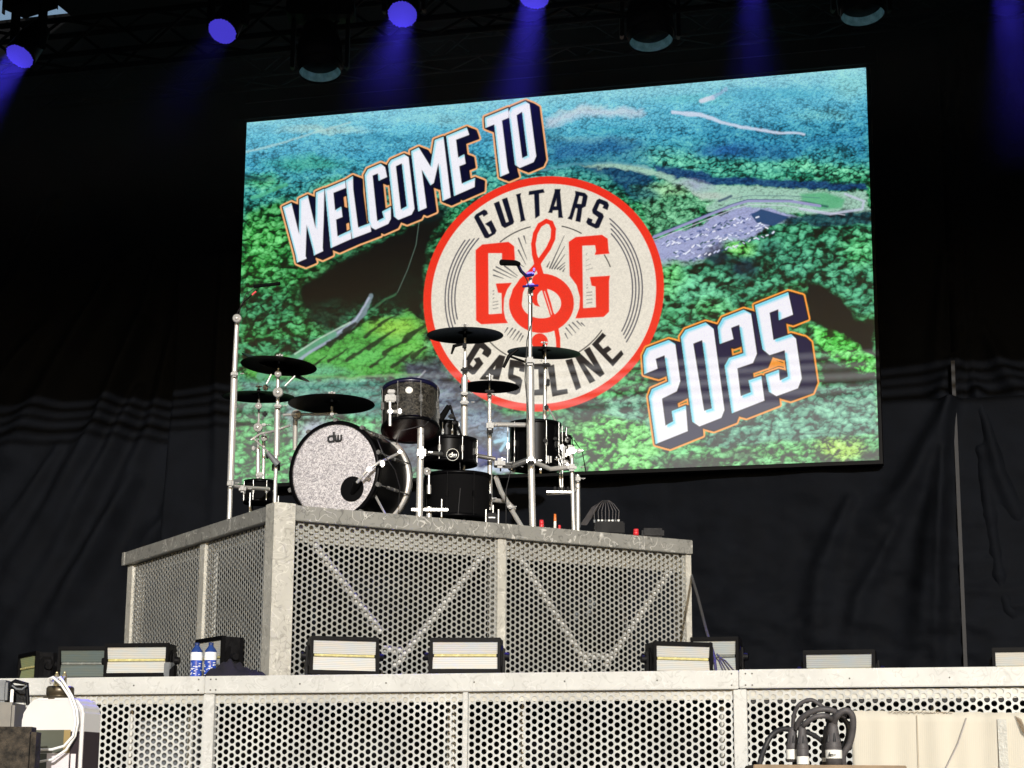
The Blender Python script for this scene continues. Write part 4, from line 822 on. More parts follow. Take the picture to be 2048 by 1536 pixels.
# ================================================================== strobe panels along the stage edge
def lined_panel(name, base, emit=0.):
    m = bpy.data.materials.new(name); m.use_nodes = True; n = m.node_tree.nodes; l = m.node_tree.links; b = n['Principled BSDF']; b.inputs['Roughness'].default_value = .35
    tc = n.new('ShaderNodeTexCoord'); w = n.new('ShaderNodeTexWave'); w.wave_type = 'BANDS'; w.bands_direction = 'Z'; w.inputs['Scale'].default_value = 28; w.inputs['Distortion'].default_value = .35; l.new(tc.outputs['Object'], w.inputs[0])
    w2 = n.new('ShaderNodeTexNoise'); w2.inputs['Scale'].default_value = 7; mp = n.new('ShaderNodeMapping'); mp.inputs['Scale'].default_value = (1, 1, 5); l.new(tc.outputs['Object'], mp.inputs[0]); l.new(mp.outputs[0], w2.inputs[0])
    x = n.new('ShaderNodeMix'); x.data_type = 'RGBA'; x.inputs['A'].default_value = tuple(v * .72 for v in base) + (1,); x.inputs['B'].default_value = tuple(base) + (1,); l.new(w.outputs[0], x.inputs['Factor'])
    y = n.new('ShaderNodeMix'); y.data_type = 'RGBA'; y.blend_type = 'MULTIPLY'; l.new(x.outputs['Result'], y.inputs['A']); c = n.new('ShaderNodeValToRGB'); l.new(w2.outputs[0], c.inputs[0])
    c.color_ramp.elements[0].position = .35; c.color_ramp.elements[0].color = (.84, .92, 1, 1); c.color_ramp.elements[1].position = .65; c.color_ramp.elements[1].color = (1, .93, .84, 1)
    l.new(c.outputs[0], y.inputs['B']); y.inputs['Factor'].default_value = .8; l.new(y.outputs['Result'], b.inputs['Base Color']); return m
M['panel_white'] = lined_panel('led_plate_white', (.54, .54, .51))
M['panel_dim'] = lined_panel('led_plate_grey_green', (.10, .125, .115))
M['panel_olive'] = lined_panel('led_plate_olive', (.34, .38, .2))
M['panel_grey'] = lined_panel('led_plate_grey', (.4, .42, .4))
M['tube'] = mat('yellowish_flash_tube', (.60, .54, .24), .25, 0, .25, 30)
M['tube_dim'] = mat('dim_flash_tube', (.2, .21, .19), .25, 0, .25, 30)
def strobe(label, W_=.43, H_=.215, D_=.17, plate='panel_white', tube='tube'):
    """front faces local -Y, origin at the middle of the base"""
    t = thing('strobe_light', label, 'strobe light', (0, 0, 0), 'flash panels standing along the stage edge'); ft = .03; zc = ft + H_ / 2; fw = .026
    q = MB()
    prof = [(-W_ / 2 + .02, D_), (-W_ / 2, D_ * .75), (-W_ / 2, .012), (W_ / 2, .012), (W_ / 2, D_ * .75), (W_ / 2 - .02, D_)]
    vs = [(x, y, z) for z in (ft + .006, ft + H_ - .006) for x, y in prof]; k = len(prof)
    q.add(vs, [tuple(range(k)), tuple(range(2 * k - 1, k - 1, -1))] + [(i, i + k, (i + 1) % k + k, (i + 1) % k) for i in range(k)])
    body = build(q, 'housing', 'black_plastic', t, world=False)
    q = MB()
    q.box((0, 0, ft + fw / 2), (W_, .03, fw), bev=.003); q.box((0, 0, ft + H_ - fw / 2), (W_, .03, fw), bev=.003)
    for sx in (-1, 1): q.box((sx * (W_ / 2 - fw * .35), 0, zc), (fw * .7, .03, H_ - 2 * fw + .002), bev=.002)
    build(q, 'front_frame', 'black', t, world=False)
    hh = H_ - 2 * fw
    for sz in (-1, 1):
        q = MB(); z0 = zc + sz * .010; z1 = zc + sz * hh / 2; w2 = W_ / 2 - fw * .7
        q.add([(-w2, .009, z0), (w2, .009, z0), (w2, -.003, z1), (-w2, -.003, z1)], [(0, 1, 2, 3) if sz > 0 else (3, 2, 1, 0)]); build(q, 'led_plate', plate, t, world=False)
    q = MB(); q.cyl((-W_ / 2 + fw, .004, zc), (W_ / 2 - fw, .004, zc), .0085, n=8); build(q, 'flash_tube', tube, t, world=False)
    for sx in (-1, 1):
        q = MB(); q.box((sx * (W_ / 2 + .012), D_ * .45, zc - .03), (.012, .05, H_ * .75), bev=.003); q.box((sx * (W_ / 2 + .012), D_ * .45, ft * .5), (.02, .2, .026), bev=.003); build(q, 'yoke_arm', 'black_plastic', t, world=False)
        q = MB(); q.cyl((sx * (W_ / 2 + .018), D_ * .45, zc), (sx * (W_ / 2 + .045), D_ * .45, zc), .026, .022, 16); build(q, 'tilt_knob', 'black_plastic', t, world=False)
        q = MB()
        pts = [(-.5, -.5), (-.5, .25), (-.25, .5), (.25, .5), (.5, .25), (.5, -.5)]
        vs = [(sx * (W_ / 2 + dx_), D_ * .42 + a * .1, zc + c_ * .13) for dx_ in (.0005, .006) for a, c_ in pts]
        q.add(vs, [tuple(range(6)), tuple(range(11, 5, -1))] + [(i, (i + 1) % 6, (i + 1) % 6 + 6, i + 6) for i in range(6)]); build(q, 'side_plate', 'black', t, world=False)
    q = MB(); q.box((0, .01, .012), (W_ * .9, .1, .022), bev=.003); build(q, 'floor_plate', 'black_plastic', t, world=False)
    q = MB(); rs = random.Random(len(label))
    for i in range(9): q.box((-W_ * .36 + i * W_ * .09, -.0, ft - .006), (.012, .012, .008))
    build(q, 'cooling_fin', 'grey_pl', t, world=False)
    return t
def on_deck(px, off, low=0.):   # point on the stage floor, off metres behind the lip
    p = onplane(px, 1345, LIP - sn * off, sn); p.z = DECK - low; return p
yawS = math.atan2(sd.y, sd.x)
ST = [((56, .75, .0, -.77), 'square olive flash panel at far left turned aside, scuffed black flank', dict(W_=.40, H_=.2, plate='panel_olive', tube='tube', D_=.14)),
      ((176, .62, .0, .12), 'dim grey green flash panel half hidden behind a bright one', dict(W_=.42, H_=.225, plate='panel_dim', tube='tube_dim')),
      ((272, .32, .0, .07), 'bright flash panel left of the water bottles with a bracket shadow on its corner', dict(W_=.435, H_=.215)),
      ((418, .62, .0, -.73), 'bright flash panel behind the two water bottles, turned aside', dict(W_=.42, H_=.27, D_=.15)),
      ((688, .32, .0, .52), 'bright flash panel in front of the left riser bay beside the corner post', dict(W_=.43, H_=.235, D_=.17)),
      ((930, .3, .0, .17), 'bright flash panel in front of the middle riser post', dict(W_=.435, H_=.215, D_=.2)),
      ((1366, .3, .03, .52), 'bright flash panel standing low at the right riser corner', dict(W_=.37, H_=.2, D_=.2)),
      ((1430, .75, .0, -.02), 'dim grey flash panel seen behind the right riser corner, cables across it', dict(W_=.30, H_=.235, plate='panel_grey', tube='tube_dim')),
      ((1679, .3, .0, .0), 'pale flash panel alone in the gap right of the riser, lower half hidden', dict(W_=.415, H_=.225, plate='panel_grey', tube='tube')),
      ((2064, .3, .0, .0), 'bright flash panel cut by the right edge of the picture', dict(W_=.43, H_=.225))]
for (px, off, low, dy), lab, kw in ST:
    t = strobe(lab, **kw); low += .115 if px > 1490 else 0; t.location = on_deck(px, off, low); t.rotation_euler = (0, 0, yawS + dy)
# bracket beside the third panel
p = on_deck(338, .2); q = MB(); q.box(p + Z * .055, (.045, .07, .11), sd, -sn, Z, .006); t = build(q, 'floor_bracket', 'grey_pl'); tag(t, 'grey upright bracket at the right corner of a bright flash panel', 'bracket')
q = MB(); p2 = on_deck(318, .17); q.add([p2 + Z * .0, p2 + sd * .1, p2 + sd * .1 + Z * .09, p2 + sd * .1 - sn * .05, p2 + sd * .1 - sn * .05 + Z * .09, p2 - sn * .05], [(0, 1, 2), (5, 4, 3), (0, 2, 4, 5), (1, 3, 4, 2), (0, 5, 3, 1)]); build(q, 'shadow_wedge', 'black', t)  # black wedge standing in for the bracket's shadow on the panel
# bottles
M['bottle_blue'] = mat('blue_water_bottle', (.025, .07, .4), .2, 0, .5, 60)
M['bottle_neck'] = mat('dark_blue_plastic', (.02, .05, .2), .25)
M['bottle_label'] = mat('white_blue_label', (.78, .8, .82), .4, 0, .12, 50)
M['cap_blue'] = mat('dark_blue_cap', (.015, .03, .12), .4)
for px, lab in ((392, 'left of two blue labelled water bottles on the stage edge'), (420, 'right of two blue labelled water bottles on the stage edge, beside the cloth')):
    p = on_deck(px, .1); t = thing('water_bottle', lab, 'bottle', p, 'water bottles on the stage edge'); r = .038
    q = MB(); q.lathe([(.001, 0), (r * .9, .0), (r, .01), (r * .96, .02), (r, .03), (r * .95, .045), (r, .06), (r * .96, .075), (r, .09), (r * .97, .105), (r, .115)], p, Z, 20); build(q, 'body', 'bottle_blue', t)
    q = MB(); q.lathe([(r * 1.01, .113), (r * 1.015, .13), (r * 1.01, .162)], p, Z, 20); build(q, 'label', 'bottle_label', t)
    q = MB(); q.lathe([(r, .16), (r * .93, .172), (r * .6, .19), (r * .42, .2), (r * .38, .208)], p, Z, 20); build(q, 'shoulder', 'bottle_neck', t)
    q = MB(); q.lathe([(r * .4, .206), (r * .42, .207), (r * .42, .222), (.001, .222)], p, Z, 16); build(q, 'cap', 'cap_blue', t)
    q = MB(); rs = random.Random(px)
    for k in range(22):   # print on the wrapper
        a = -math.pi / 2 + rs.uniform(-1.1, 1.1); z = rs.uniform(.02, .1); e = Vector((-math.sin(a), math.cos(a), 0)); nrm = Vector((math.cos(a), math.sin(a), 0))
        q.box(p + nrm * r * 1.0 + Z * z, (rs.uniform(.006, .016), .002, .004), e, nrm, Z)
    q.box(p - Vector((0, 1, 0)) * r * 1.01 + Z * .137, (.05, .003, .006)); build(q, 'print', 'bottle_label', t)
# cloth
p = on_deck(475, .14); nx, ny = 46, 26; V = []; F = []; rr = np.random.default_rng(4); hmap = rr.random((12, 12))
def cn(x, y): xi, yi = int(x), int(y); a, b = x - xi, y - yi; a = a * a * (3 - 2 * a); b = b * b * (3 - 2 * b); return (hmap[yi, xi] * (1 - a) + hmap[yi, xi + 1] * a) * (1 - b) + (hmap[yi + 1, xi] * (1 - a) + hmap[yi + 1, xi + 1] * a) * b
for j in range(ny):
    for i in range(nx):
        u, v = i / (nx - 1), j / (ny - 1); env = (1 - abs(2 * u - 1) ** 5) * (1 - abs(2 * v - 1) ** 4)
        prof_ = .072 + .04 * math.exp(-((u - .42) / .16) ** 2) - .035 * u; h = env ** .5 * (prof_ * (.75 + .45 * cn(u * 5.5, v * 3.5)) + .010 * math.sin(u * 30 + v * 14 + 4 * cn(u * 4, v * 3))); V.append(p + sd * (u - .5) * .37 - sn * (v - .5) * .2 + Z * (h + .002))
F = [(j * nx + i, j * nx + i + 1, (j + 1) * nx + i + 1, (j + 1) * nx + i) for j in range(ny - 1) for i in range(nx - 1)]
q = MB(); q.add(V, F, True); tag(build(q, 'cloth', 'navy_cloth'), 'crumpled dark navy cloth lying beside the water bottles', 'cloth')
# cables beside the right riser corner
q = MB(); q.tube([at(1383, 1150, 13.9), at(1396, 1195, 13.2), at(1412, 1258, 12.4), at(1428, 1310, 11.7), at(1432, 1345, 11.5)], .0095); tag(build(q, 'cable', 'rubber_worn'), 'long dark cable hanging from the right riser corner to the stage edge', 'cable')
for k, (x1, x2) in enumerate(((1434, 1452), (1436, 1460), (1438, 1468), (1433, 1446))):
    q = MB(); q.tube([at(x1, 1308 + 3 * k, 11.75), at((x1 + x2) / 2 - 2, 1322, 11.7), at(x2, 1342, 11.65)], .005, 6); o = build(q, 'cable', 'rubber_worn'); tag(o, ['second from left', 'second from right', 'rightmost', 'leftmost'][k] + ' of the short cables bunched between two flash panels at the riser corner', 'cable', 'short cables bunched between two flash panels')

# ================================================================== drum kit
PXR = lambda px, Y: px / FOC * Y
def floor_y(p): return p.z - RT
def pole(q, pts, rpx, n=10):
    Pp = [at(*p) for p in pts]; rr_ = [PXR(r, p[2]) for r, p in zip(rpx if isinstance(rpx, (list, tuple)) else [rpx] * len(pts), pts)]
    return q.tube(Pp, rr_, n)
def to_floor(x, y, Y):   # drop a plumb line to the riser floor
    p = at(x, y, Y); return Vector((p.x, p.y, RT))
def post_to_floor(q, x, y, Y, rpx):
    a = at(x, y, Y); q.cyl(to_floor(x, y, Y), a, PXR(rpx, Y), n=14)
def knob(q, x, y, Y, rpx, th=.03, ax=(0, -1, 0)):
    p = at(x, y, Y); a = Vector(ax).normalized(); r = PXR(rpx, Y)
    q.lathe([(.001, th), (r * .35, th), (r * .4, th * .6), (r * .78, th * .62), (r, th * .35), (r, -th * .5), (r * .9, -th), (.001, -th)], p, a, 18)
def clampbox(q, x, y, Y, w, h, d=.035):
    w *= .72; h *= .78; q.box(at(x, y, Y), (PXR(w, Y), d, PXR(h, Y)), bev=min(PXR(w, Y), PXR(h, Y)) * .28)
def wing(q, x, y, Y, s=6):
    s *= .6
    p = at(x, y, Y); r = PXR(s, Y); q.cyl(p - Z * r * .5, p + Z * r * .7, r * .35, n=8); q.box(p + Vector((r * .8, 0, r * .4)), (r * 1.1, r * .3, r * .5), bev=r * .08); q.box(p + Vector((-r * .8, 0, r * .4)), (r * 1.1, r * .3, r * .5), bev=r * .08)

# --- bass drum
BN = Vector((-.40, -.917, 0)).normalized(); BS = BN.cross(Z).normalized() * -1; BS = Vector((-BN.y, BN.x, 0))  # right in the picture
bc = at(671, 940, 12.95); R0 = .341
bcz = RT + R0 + .03; bc = at(669, 943, 12.95)
t = thing('bass_drum', 'bass drum with silver glitter head, dw logo and round black port, at the riser corner', 'drum', (bc.x, bc.y, RT))
q = MB(); q.lathe([(R0 * .955, .0), (R0 * .955, -.47)], bc, BN, 56); build(q, 'shell', 'shell', t)
q = MB(); q.lathe([(.001, .012), (R0 * .5, .011), (R0 * .9, .009), (R0 * .945, .004), (R0 * .95, -.01)], bc, BN, 64); build(q, 'front_head', 'glitter', t)
q = MB(); q.lathe([(R0 * .945, .018), (R0 * 1.0, .018), (R0 * 1.02, .01), (R0 * 1.02, -.03), (R0 * .945, -.03), (R0 * .945, .018)], bc, BN, 64); build(q, 'front_hoop', 'shell', t)
q = MB(); q.lathe([(R0 * .95, -.44), (R0 * 1.0, -.44), (R0 * 1.02, -.45), (R0 * 1.02, -.49), (R0 * .95, -.49), (R0 * .95, -.44)], bc, BN, 64); build(q, 'rear_hoop', 'chrome', t)
q = MB(); q.lathe([(.001, .0), (R0 * .94, .0)], bc - BN * .475, -BN, 48); build(q, 'rear_head', 'black_matt', t)
pc = bc + BS * R0 * .42 - Z * R0 * .38 + BN * .0105
q = MB(); q.lathe([(.001, .006), (.078, .006), (.086, .004), (.088, -.004)], pc, BN, 32); build(q, 'port', 'black_matt', t)
lg = strokes([[(x * .052, y * .062) for x, y in P] for P in DW], .015, bc + Z * R0 * .69 + BS * .0 + BN * .0125, BS, Z, BN); build(lg, 'logo_letters', mat('dark_grey_print', (.03, .03, .032), .5), t)
for k in range(10):
    a = 2 * math.pi * (k + .5) / 10; e = BS * math.cos(a) + Z * math.sin(a); rad = R0
    q = MB(); q.box(bc + e * rad * 1.03 - BN * .002, (.03, .04, .03), e.cross(BN), BN, e, .005); q.cyl(bc + e * rad * 1.03, bc + e * rad * 1.02 - BN * .17, .005, n=6); q.box(bc + e * rad * .99 - BN * .2, (.022, .07, .03), e.cross(BN), BN, e, .006); build(q, 'claw_hook', 'clamp_metal', t)
    q = MB(); q.cyl(bc + e * rad * 1.03 - BN * .46, bc + e * rad * 1.02 - BN * .31, .005, n=6); q.box(bc + e * rad * .99 - BN * .28, (.022, .07, .03), e.cross(BN), BN, e, .006); build(q, 'claw_hook', 'clamp_metal', t)
for sg in (-1, 1):
    q = MB(); a = bc + BS * sg * R0 * .8 - Z * R0 * .5 - BN * .08; f = bc + BS * sg * (R0 + .1) + BN * .09; f.z = RT; q.cyl(a, f, .01, .008, 8); build(q, 'spur', 'chrome', t)
# microphone clipped in front of the port
t = thing('microphone', 'black drum microphone on a chrome arm reaching into the bass drum port', 'microphone', at(735, 945, 12.6))
q = MB(); pole(q, [(762, 922, 12.75), (735, 940, 12.7), (714, 965, 12.75)], 3.2); pole(q, [(800, 905, 12.95), (762, 924, 12.75)], 2.8); build(q, 'arm', 'chrome', t)
q = MB(); clampbox(q, 738, 939, 12.66, 13, 14); clampbox(q, 765, 928, 12.7, 12, 16); clampbox(q, 800, 904, 12.9, 12, 9); build(q, 'clamp', 'chrome', t)
q = MB(); pole(q, [(714, 962, 12.75), (706, 985, 12.88)], [7, 6]); build(q, 'capsule', 'black_matt', t)
# --- rack tom
tc_ = at(821, 822, 13.15); TN = Vector((.1, .12, 1)).normalized(); 
TN = Vector((-.03, .27, 1)).normalized(); TR = PXR(57, 13.15); TH = PXR(84, 13.15)
tb = tc_ - TN * TH / 2
t = thing('tom', 'dark sparkle tom with white badge and red bottom head above the bass drum', 'drum', tb)
q = MB(); q.lathe([(TR, 0), (TR, TH)], tb, TN, 44); build(q, 'shell', 'sparkle', t)
q = MB(); q.lathe([(.001, -.004), (TR * 1.0, -.004)], tb, TN, 44); build(q, 'bottom_head', 'head_red', t)
for nm, h in (('bottom_hoop', 0), ('top_hoop', TH)):
    q = MB(); q.lathe([(TR * 1.01, h - .014), (TR * 1.05, h - .014), (TR * 1.06, h), (TR * 1.05, h + .014), (TR * 1.01, h + .014), (TR * 1.01, h - .014)], tb, TN, 44); build(q, nm, 'shell' if nm[0] == 'b' else 'hoop_blue', t)
fr = Vector((0, -1, 0)); fr = (fr - TN * fr.dot(TN)).normalized(); sd2 = TN.cross(fr) * -1
for k in range(8):
    a = math.radians(22 + 45 * k); e = fr * math.cos(a) + sd2 * math.sin(a)
    q = MB(); q.box(tb + e * (TR + .012) + TN * TH / 2, (.022, .02, .06), e.cross(TN), e, TN, .005); q.cyl(tb + e * (TR + .014) + TN * .005, tb + e * (TR + .014) + TN * (TH - .005), .004, n=6); build(q, 'lug', 'clamp_metal', t)
q = MB(); q.lathe([(.001, .005), (.024, .005), (.026, 0)], tb + (fr * math.cos(.0) ) * (TR + .001) + TN * TH * .72, fr, 20); build(q, 'badge', 'white_pl', t)
q = MB(); e = (fr * math.cos(.85) - sd2 * math.sin(.85)); q.box(at(781, 797, 12.95), (.075, .04, .055), bev=.008); q.box(at(783, 784, 12.96), (.05, .04, .03), bev=.006); build(q, 'mount_bracket', 'clamp_metal', t)
q = MB(); pole(q, [(780, 804, 12.92), (780, 852, 12.92)], 3.4); build(q, 'mount_rod', 'chrome', t)
q = MB(); pole(q, [(775, 824, 12.92), (843, 822, 13.05)], 4.2); clampbox(q, 781, 823, 12.9, 14, 12); clampbox(q, 800, 823, 12.95, 10, 14); build(q, 'mount_arm', 'chrome', t)
# --- plain black toms
def black_drum(name, label, cx, cy, Y, wpx, hpx, badge=None, tilt=.0, nl=8, legs=False, cat='drum', bx=0.):
    c = at(cx, cy, Y); R_ = PXR(wpx / 2, Y); H_ = PXR(hpx, Y); ax = Vector((bx, tilt, 1)).normalized(); b_ = c - ax * H_ / 2; t = thing(name, label, cat, (b_.x, b_.y, RT) if legs else b_)
    q = MB(); q.lathe([(R_ * .96, 0), (R_ * .96, H_)], b_, ax, 40); build(q, 'shell', 'black_matt' if legs else 'shell', t)
    for h in (0, H_):
        q = MB(); q.lathe([(R_ * .97, h - .012), (R_, h - .012), (R_, h + .012), (R_ * .97, h + .012), (R_ * .97, h - .012)], b_, ax, 40); build(q, 'hoop', 'shell', t)
    q = MB(); q.lathe([(.001, 0), (R_ * .97, 0)], b_, ax, 36); build(q, 'bottom_head', 'black_matt', t)
    q = MB(); q.lathe([(.001, H_), (R_ * .97, H_)], b_, ax, 36); build(q, 'top_head', 'black_matt', t)
    f = Vector((0, -1, 0)); f = (f - ax * f.dot(ax)).normalized(); s2 = ax.cross(f) * -1
    for k in range(nl):
        a = 2 * math.pi * (k + .35) / nl; e = f * math.cos(a) + s2 * math.sin(a)
        q = MB(); q.box(b_ + e * (R_ + .004) + ax * H_ * .5, (.018, .018, .045), e.cross(ax), e, ax, .004); q.cyl(b_ + e * (R_ + .006), b_ + e * (R_ + .006) + ax * H_, .0035, n=6); build(q, 'lug', 'chrome2' if hpx < 60 or nl == 10 else 'black', t)
    if legs:
        for k in range(3):
            a = 2 * math.pi * (k + .2) / 3; e = f * math.cos(a) + s2 * math.sin(a); q = MB(); pA = b_ + e * (R_ + .015) + ax * H_ * .35; q.cyl(Vector((pA.x, pA.y, RT)), pA, .006, n=8); build(q, 'leg', 'chrome', t)
    if badge:
        bp_ = at(*badge); bp_ = Vector((bp_.x, b_.y - R_ - .012, bp_.z)); r_ = .042
        q = MB(); q.lathe([(.001, .004), (r_, .004), (r_, -.004)], bp_, (0, -1, 0), 28); bd_ = build(q, 'badge', 'black', t)
        q = MB(); q.lathe([(r_ * .96, .005), (r_ * 1.02, .006), (r_ * 1.02, .0)], bp_, (0, -1, 0), 28); build(q, 'rim', 'white_pl', bd_, world=False) if False else build(q, 'badge_rim', 'white_pl', t)
        build(strokes([[(x * .026, y * .028) for x, y in P] for P in DW], .007, bp_ + Vector((0, -.0045, 0)), (1, 0, 0), Z, (0, -1, 0)), 'badge_letters', 'white_pl', t)
    return t
black_drum('snare_drum', 'low wide black drum with a round dw badge between the two front posts', 897, 905, 13.55, 118, 46, (905, 908, 13.3))
black_drum('tom', 'small black tom with thin chrome rods under the leaning microphone', 893, 868, 13.75, 50, 44)
black_drum('floor_tom', 'large black floor tom low behind the post carrying the rack tom', 915, 996, 13.6, 136, 86, legs=True)
black_drum('tom', 'black tom with chrome lugs behind the tallest post', 1070, 893, 13.85, 108, 88, nl=10)
black_drum('floor_tom', 'black floor tom at lower left of the kit behind the bass drum', 520, 985, 14.1, 66, 40, legs=True)
black_drum('tom', 'small black tom at the right end of the rack', 1122, 905, 14.1, 44, 62)
# --- cymbals
def cymbal(label, cx, cy, Y, wpx, hpx, tilt=None, roll=0., kind='cymbal', stand=None):
    c = at(cx, cy, Y); R_ = PXR(wpx / 2, Y); el = (c.z - CAMH) / Y; want = math.asin(min(.9, hpx / wpx)); th_ = want - math.atan(el)   # extra lean
    if tilt is not None: th_ = tilt
    ax = Vector((roll, math.sin(th_) , math.cos(th_))).normalized()
    t = thing('cymbal', label, 'cymbal', c, 'black cymbals of the drum kit')
    q = MB(); P = [(.008, .03), (R_ * .1, .028), (R_ * .17, .014), (R_ * .2, .008)]; N_ = 14
    for i in range(N_ + 1):
        f = i / N_; r = R_ * (.2 + .8 * f); P.append((r, .008 - .022 * f ** 1.7 + .0008 * (i % 2)))
    P += [(R_, -.016)] + [(r, h - .0025) for r, h in reversed(P)]
    q.lathe(P, c, ax, 56); build(q, 'plate', 'cymbal', t)
    q = MB(); q.cyl(c - ax * .05, c + ax * .075, .005, n=8); build(q, 'rod', 'chrome', t)
    q = MB(); q.cyl(c + ax * .03, c + ax * .045, .014, n=12); q.cyl(c - ax * .03, c - ax * .002, .014, .018, 12); build(q, 'felt', 'black_matt', t)
    q = MB(); p = c + ax * .06; q.cyl(p - ax * .012, p + ax * .01, .009, n=8); q.box(p + Vector((.016, 0, .006)), (.018, .006, .012), bev=.002); q.box(p + Vector((-.016, 0, .006)), (.018, .006, .012), bev=.002); build(q, 'wing_nut', 'clamp_metal', t)
    return t
cymbal('highest black cymbal, in front of the badge left of the tallest post', 930, 667, 13.6, 158, 35, roll=-.01)
cymbal('black cymbal right of the tallest post, over the word GASOLINE', 1088, 702, 14.1, 151, 26, roll=.03)
cymbal('small lower black cymbal pair left of the tallest post', 979, 770, 13.75, 122, 26)
cymbal('black cymbal at upper left of the kit with another tilted behind it', 558, 728, 13.9, 156, 41, roll=.05)
cymbal('tilted black cymbal showing two ends past the upper left cymbal', 553, 731, 14.15, 150, 16, tilt=-.24, roll=.42)
cymbal('lowest left black cymbal, partly behind the left post', 517, 790, 14.5, 149, 25)
cymbal('black cymbal hanging over the top of the bass drum', 663, 804, 13.25, 177, 42, roll=.0)

# --- rack
rack = thing('drum_rack', 'chrome drum rack of tall front posts and curved cross bars around the kit', 'drum rack', to_floor(843, 900, 13.1))
q = MB(); pole(q, [(458, 1060, 13.35), (461, 965, 13.35)], 5); build(q, 'post', 'chrome', rack)
q = MB(); pole(q, [(461, 968, 13.35), (469, 745, 13.35)], 7); build(q, 'post', 'chrome', rack)
q = MB(); pole(q, [(469, 748, 13.35), (474, 640, 13.35)], [5.5, 4.5]); build(q, 'post', 'chrome', rack)
q = MB(); post_to_floor(q, 843, 778, 13.1, 7); build(q, 'post', 'chrome', rack)
q = MB(); pole(q, [(1066, 1075, 13.5), (1062, 918, 13.5)], 7); build(q, 'post', 'chrome', rack)
q = MB(); pole(q, [(1062, 928, 13.5), (1060, 722, 13.5)], 8.5); build(q, 'post', 'chrome', rack)
q = MB(); pole(q, [(1060, 725, 13.5), (1060, 590, 13.5)], [4.5, 3.8]); build(q, 'post', 'chrome', rack)
q = MB(); pole(q, [(1148, 1085, 13.75), (1143, 905, 13.75)], 4.2); build(q, 'post', 'chrome', rack)
q = MB(); pole(q, [(1156, 1085, 13.85), (1155, 950, 13.85)], 5); build(q, 'post', 'chrome', rack)
q = MB(); post_to_floor(q, 553, 900, 13.95, 4); build(q, 'post', 'chrome', rack)
for pts, r in (([(461, 972, 13.35), (500, 976, 13.6), (537, 978, 13.9)], 4), ([(843, 905, 13.1), (880, 908, 13.35), (925, 906, 13.55), (990, 918, 13.6)], 4.6), ([(990, 930, 13.6), (1025, 932, 13.55), (1062, 918, 13.5)], 6),
               ([(976, 849, 13.7), (1060, 850, 13.6)], 5), ([(1062, 922, 13.5), (1100, 938, 13.7), (1143, 934, 13.75)], 5), ([(1094, 988, 13.8), (1145, 985, 13.75), (1155, 975, 13.85)], 3)):
    q = MB(); pole(q, pts, r); build(q, 'cross_bar', 'chrome' if r != 6 and r != 4.6 else 'chrome2', rack)
for a in ((461, 967, 13.3, 18, 20), (485, 978, 13.45, 20, 18), (469, 748, 13.3, 20, 16), (843, 905, 13.05, 24, 30), (843, 824, 13.05, 20, 22), (1060, 722, 13.45, 30, 22), (1062, 922, 13.45, 24, 20), (1000, 926, 13.5, 30, 26), (1094, 920, 13.7, 26, 34), (1144, 935, 13.7, 26, 18), (980, 851, 13.6, 20, 24), (929, 895, 13.5, 22, 36), (1143, 902, 13.7, 26, 14), (1156, 958, 13.8, 14, 16)):
    q = MB(); clampbox(q, *a); wing(q, a[0] + a[3] * .75, a[1], a[2], 5); build(q, 'clamp', 'clamp_metal' if a[0] % 3 else 'chrome', rack)
q = MB(); knob(q, 474, 637, 13.3, 9, .025); build(q, 'joint_knob', 'chrome', rack)
q = MB(); clampbox(q, 1062, 925, 13.4, 20, 8, .05); build(q, 'collar', 'black', rack)
# --- stands
def stand(label, parts, knobs=(), clamps=(), blk=(), cat='cymbal stand', name='cymbal_stand', base=None):
    p = base or parts[0][0][0]; t = thing(name, label, cat, to_floor(*p) if base is None else at(*p))
    for pts, r in parts:
        q = MB(); pole(q, pts, r); build(q, 'tube', 'chrome', t)
    for k in knobs: q = MB(); knob(q, *k); build(q, 'joint_knob', 'chrome', t)
    for k in clamps: q = MB(); clampbox(q, *k); wing(q, k[0] + k[3] * .7, k[1], k[2], 4.5); build(q, 'clamp', 'clamp_metal', t)
    for k in blk: q = MB(); clampbox(q, *k); build(q, 'grip', 'black', t)
    return t
stand('chrome stand carrying the highest cymbal left of the tallest post', [([(928, 910, 13.6), (929, 755, 13.6)], 6.8), ([(929, 760, 13.6), (930, 720, 13.6)], 4.6), ([(930, 722, 13.6), (930, 668, 13.6)], 2.6), ([(928, 1078, 13.6), (928, 905, 13.6)], 2.6)],
      (), ((929, 787, 13.55, 20, 9), (929, 805, 13.55, 24, 10), (928, 880, 13.55, 22, 26)), ((930, 740, 13.55, 24, 14), (929, 692, 13.55, 12, 16)))
hh = stand('chrome hi-hat stand with folding legs left of the tallest post', [([(980, 1020, 13.7), (979, 845, 13.7)], 5), ([(979, 850, 13.7), (979, 785, 13.7)], 4), ([(979, 785, 13.7), (979, 748, 13.7)], 1.8), ([(985, 1000, 13.7), (1015, 1004, 13.6), (1028, 1018, 13.5)], 4.5), ([(992, 955, 13.7), (1003, 985, 13.6), (1018, 1010, 13.5)], 5), ([(1022, 1018, 13.5), (1048, 1062, 13.35)], 5)],
      (), ((980, 997, 13.65, 14, 12), (979, 790, 13.65, 14, 8), (1020, 1014, 13.45, 14, 10)), ((980, 860, 13.62, 18, 26), (979, 783, 13.6, 26, 7)), 'hi-hat stand', 'hi_hat_stand')
t = thing('foot_pedal', 'small black pedal with two white uprights below the hi-hat stand', 'pedal', to_floor(984, 1030, 13.25))
for x in (972, 997): q = MB(); a = at(x, 1019, 13.25); q.cyl(Vector((a.x, a.y, RT)), a, .006, n=8); build(q, 'upright', 'chrome', t)
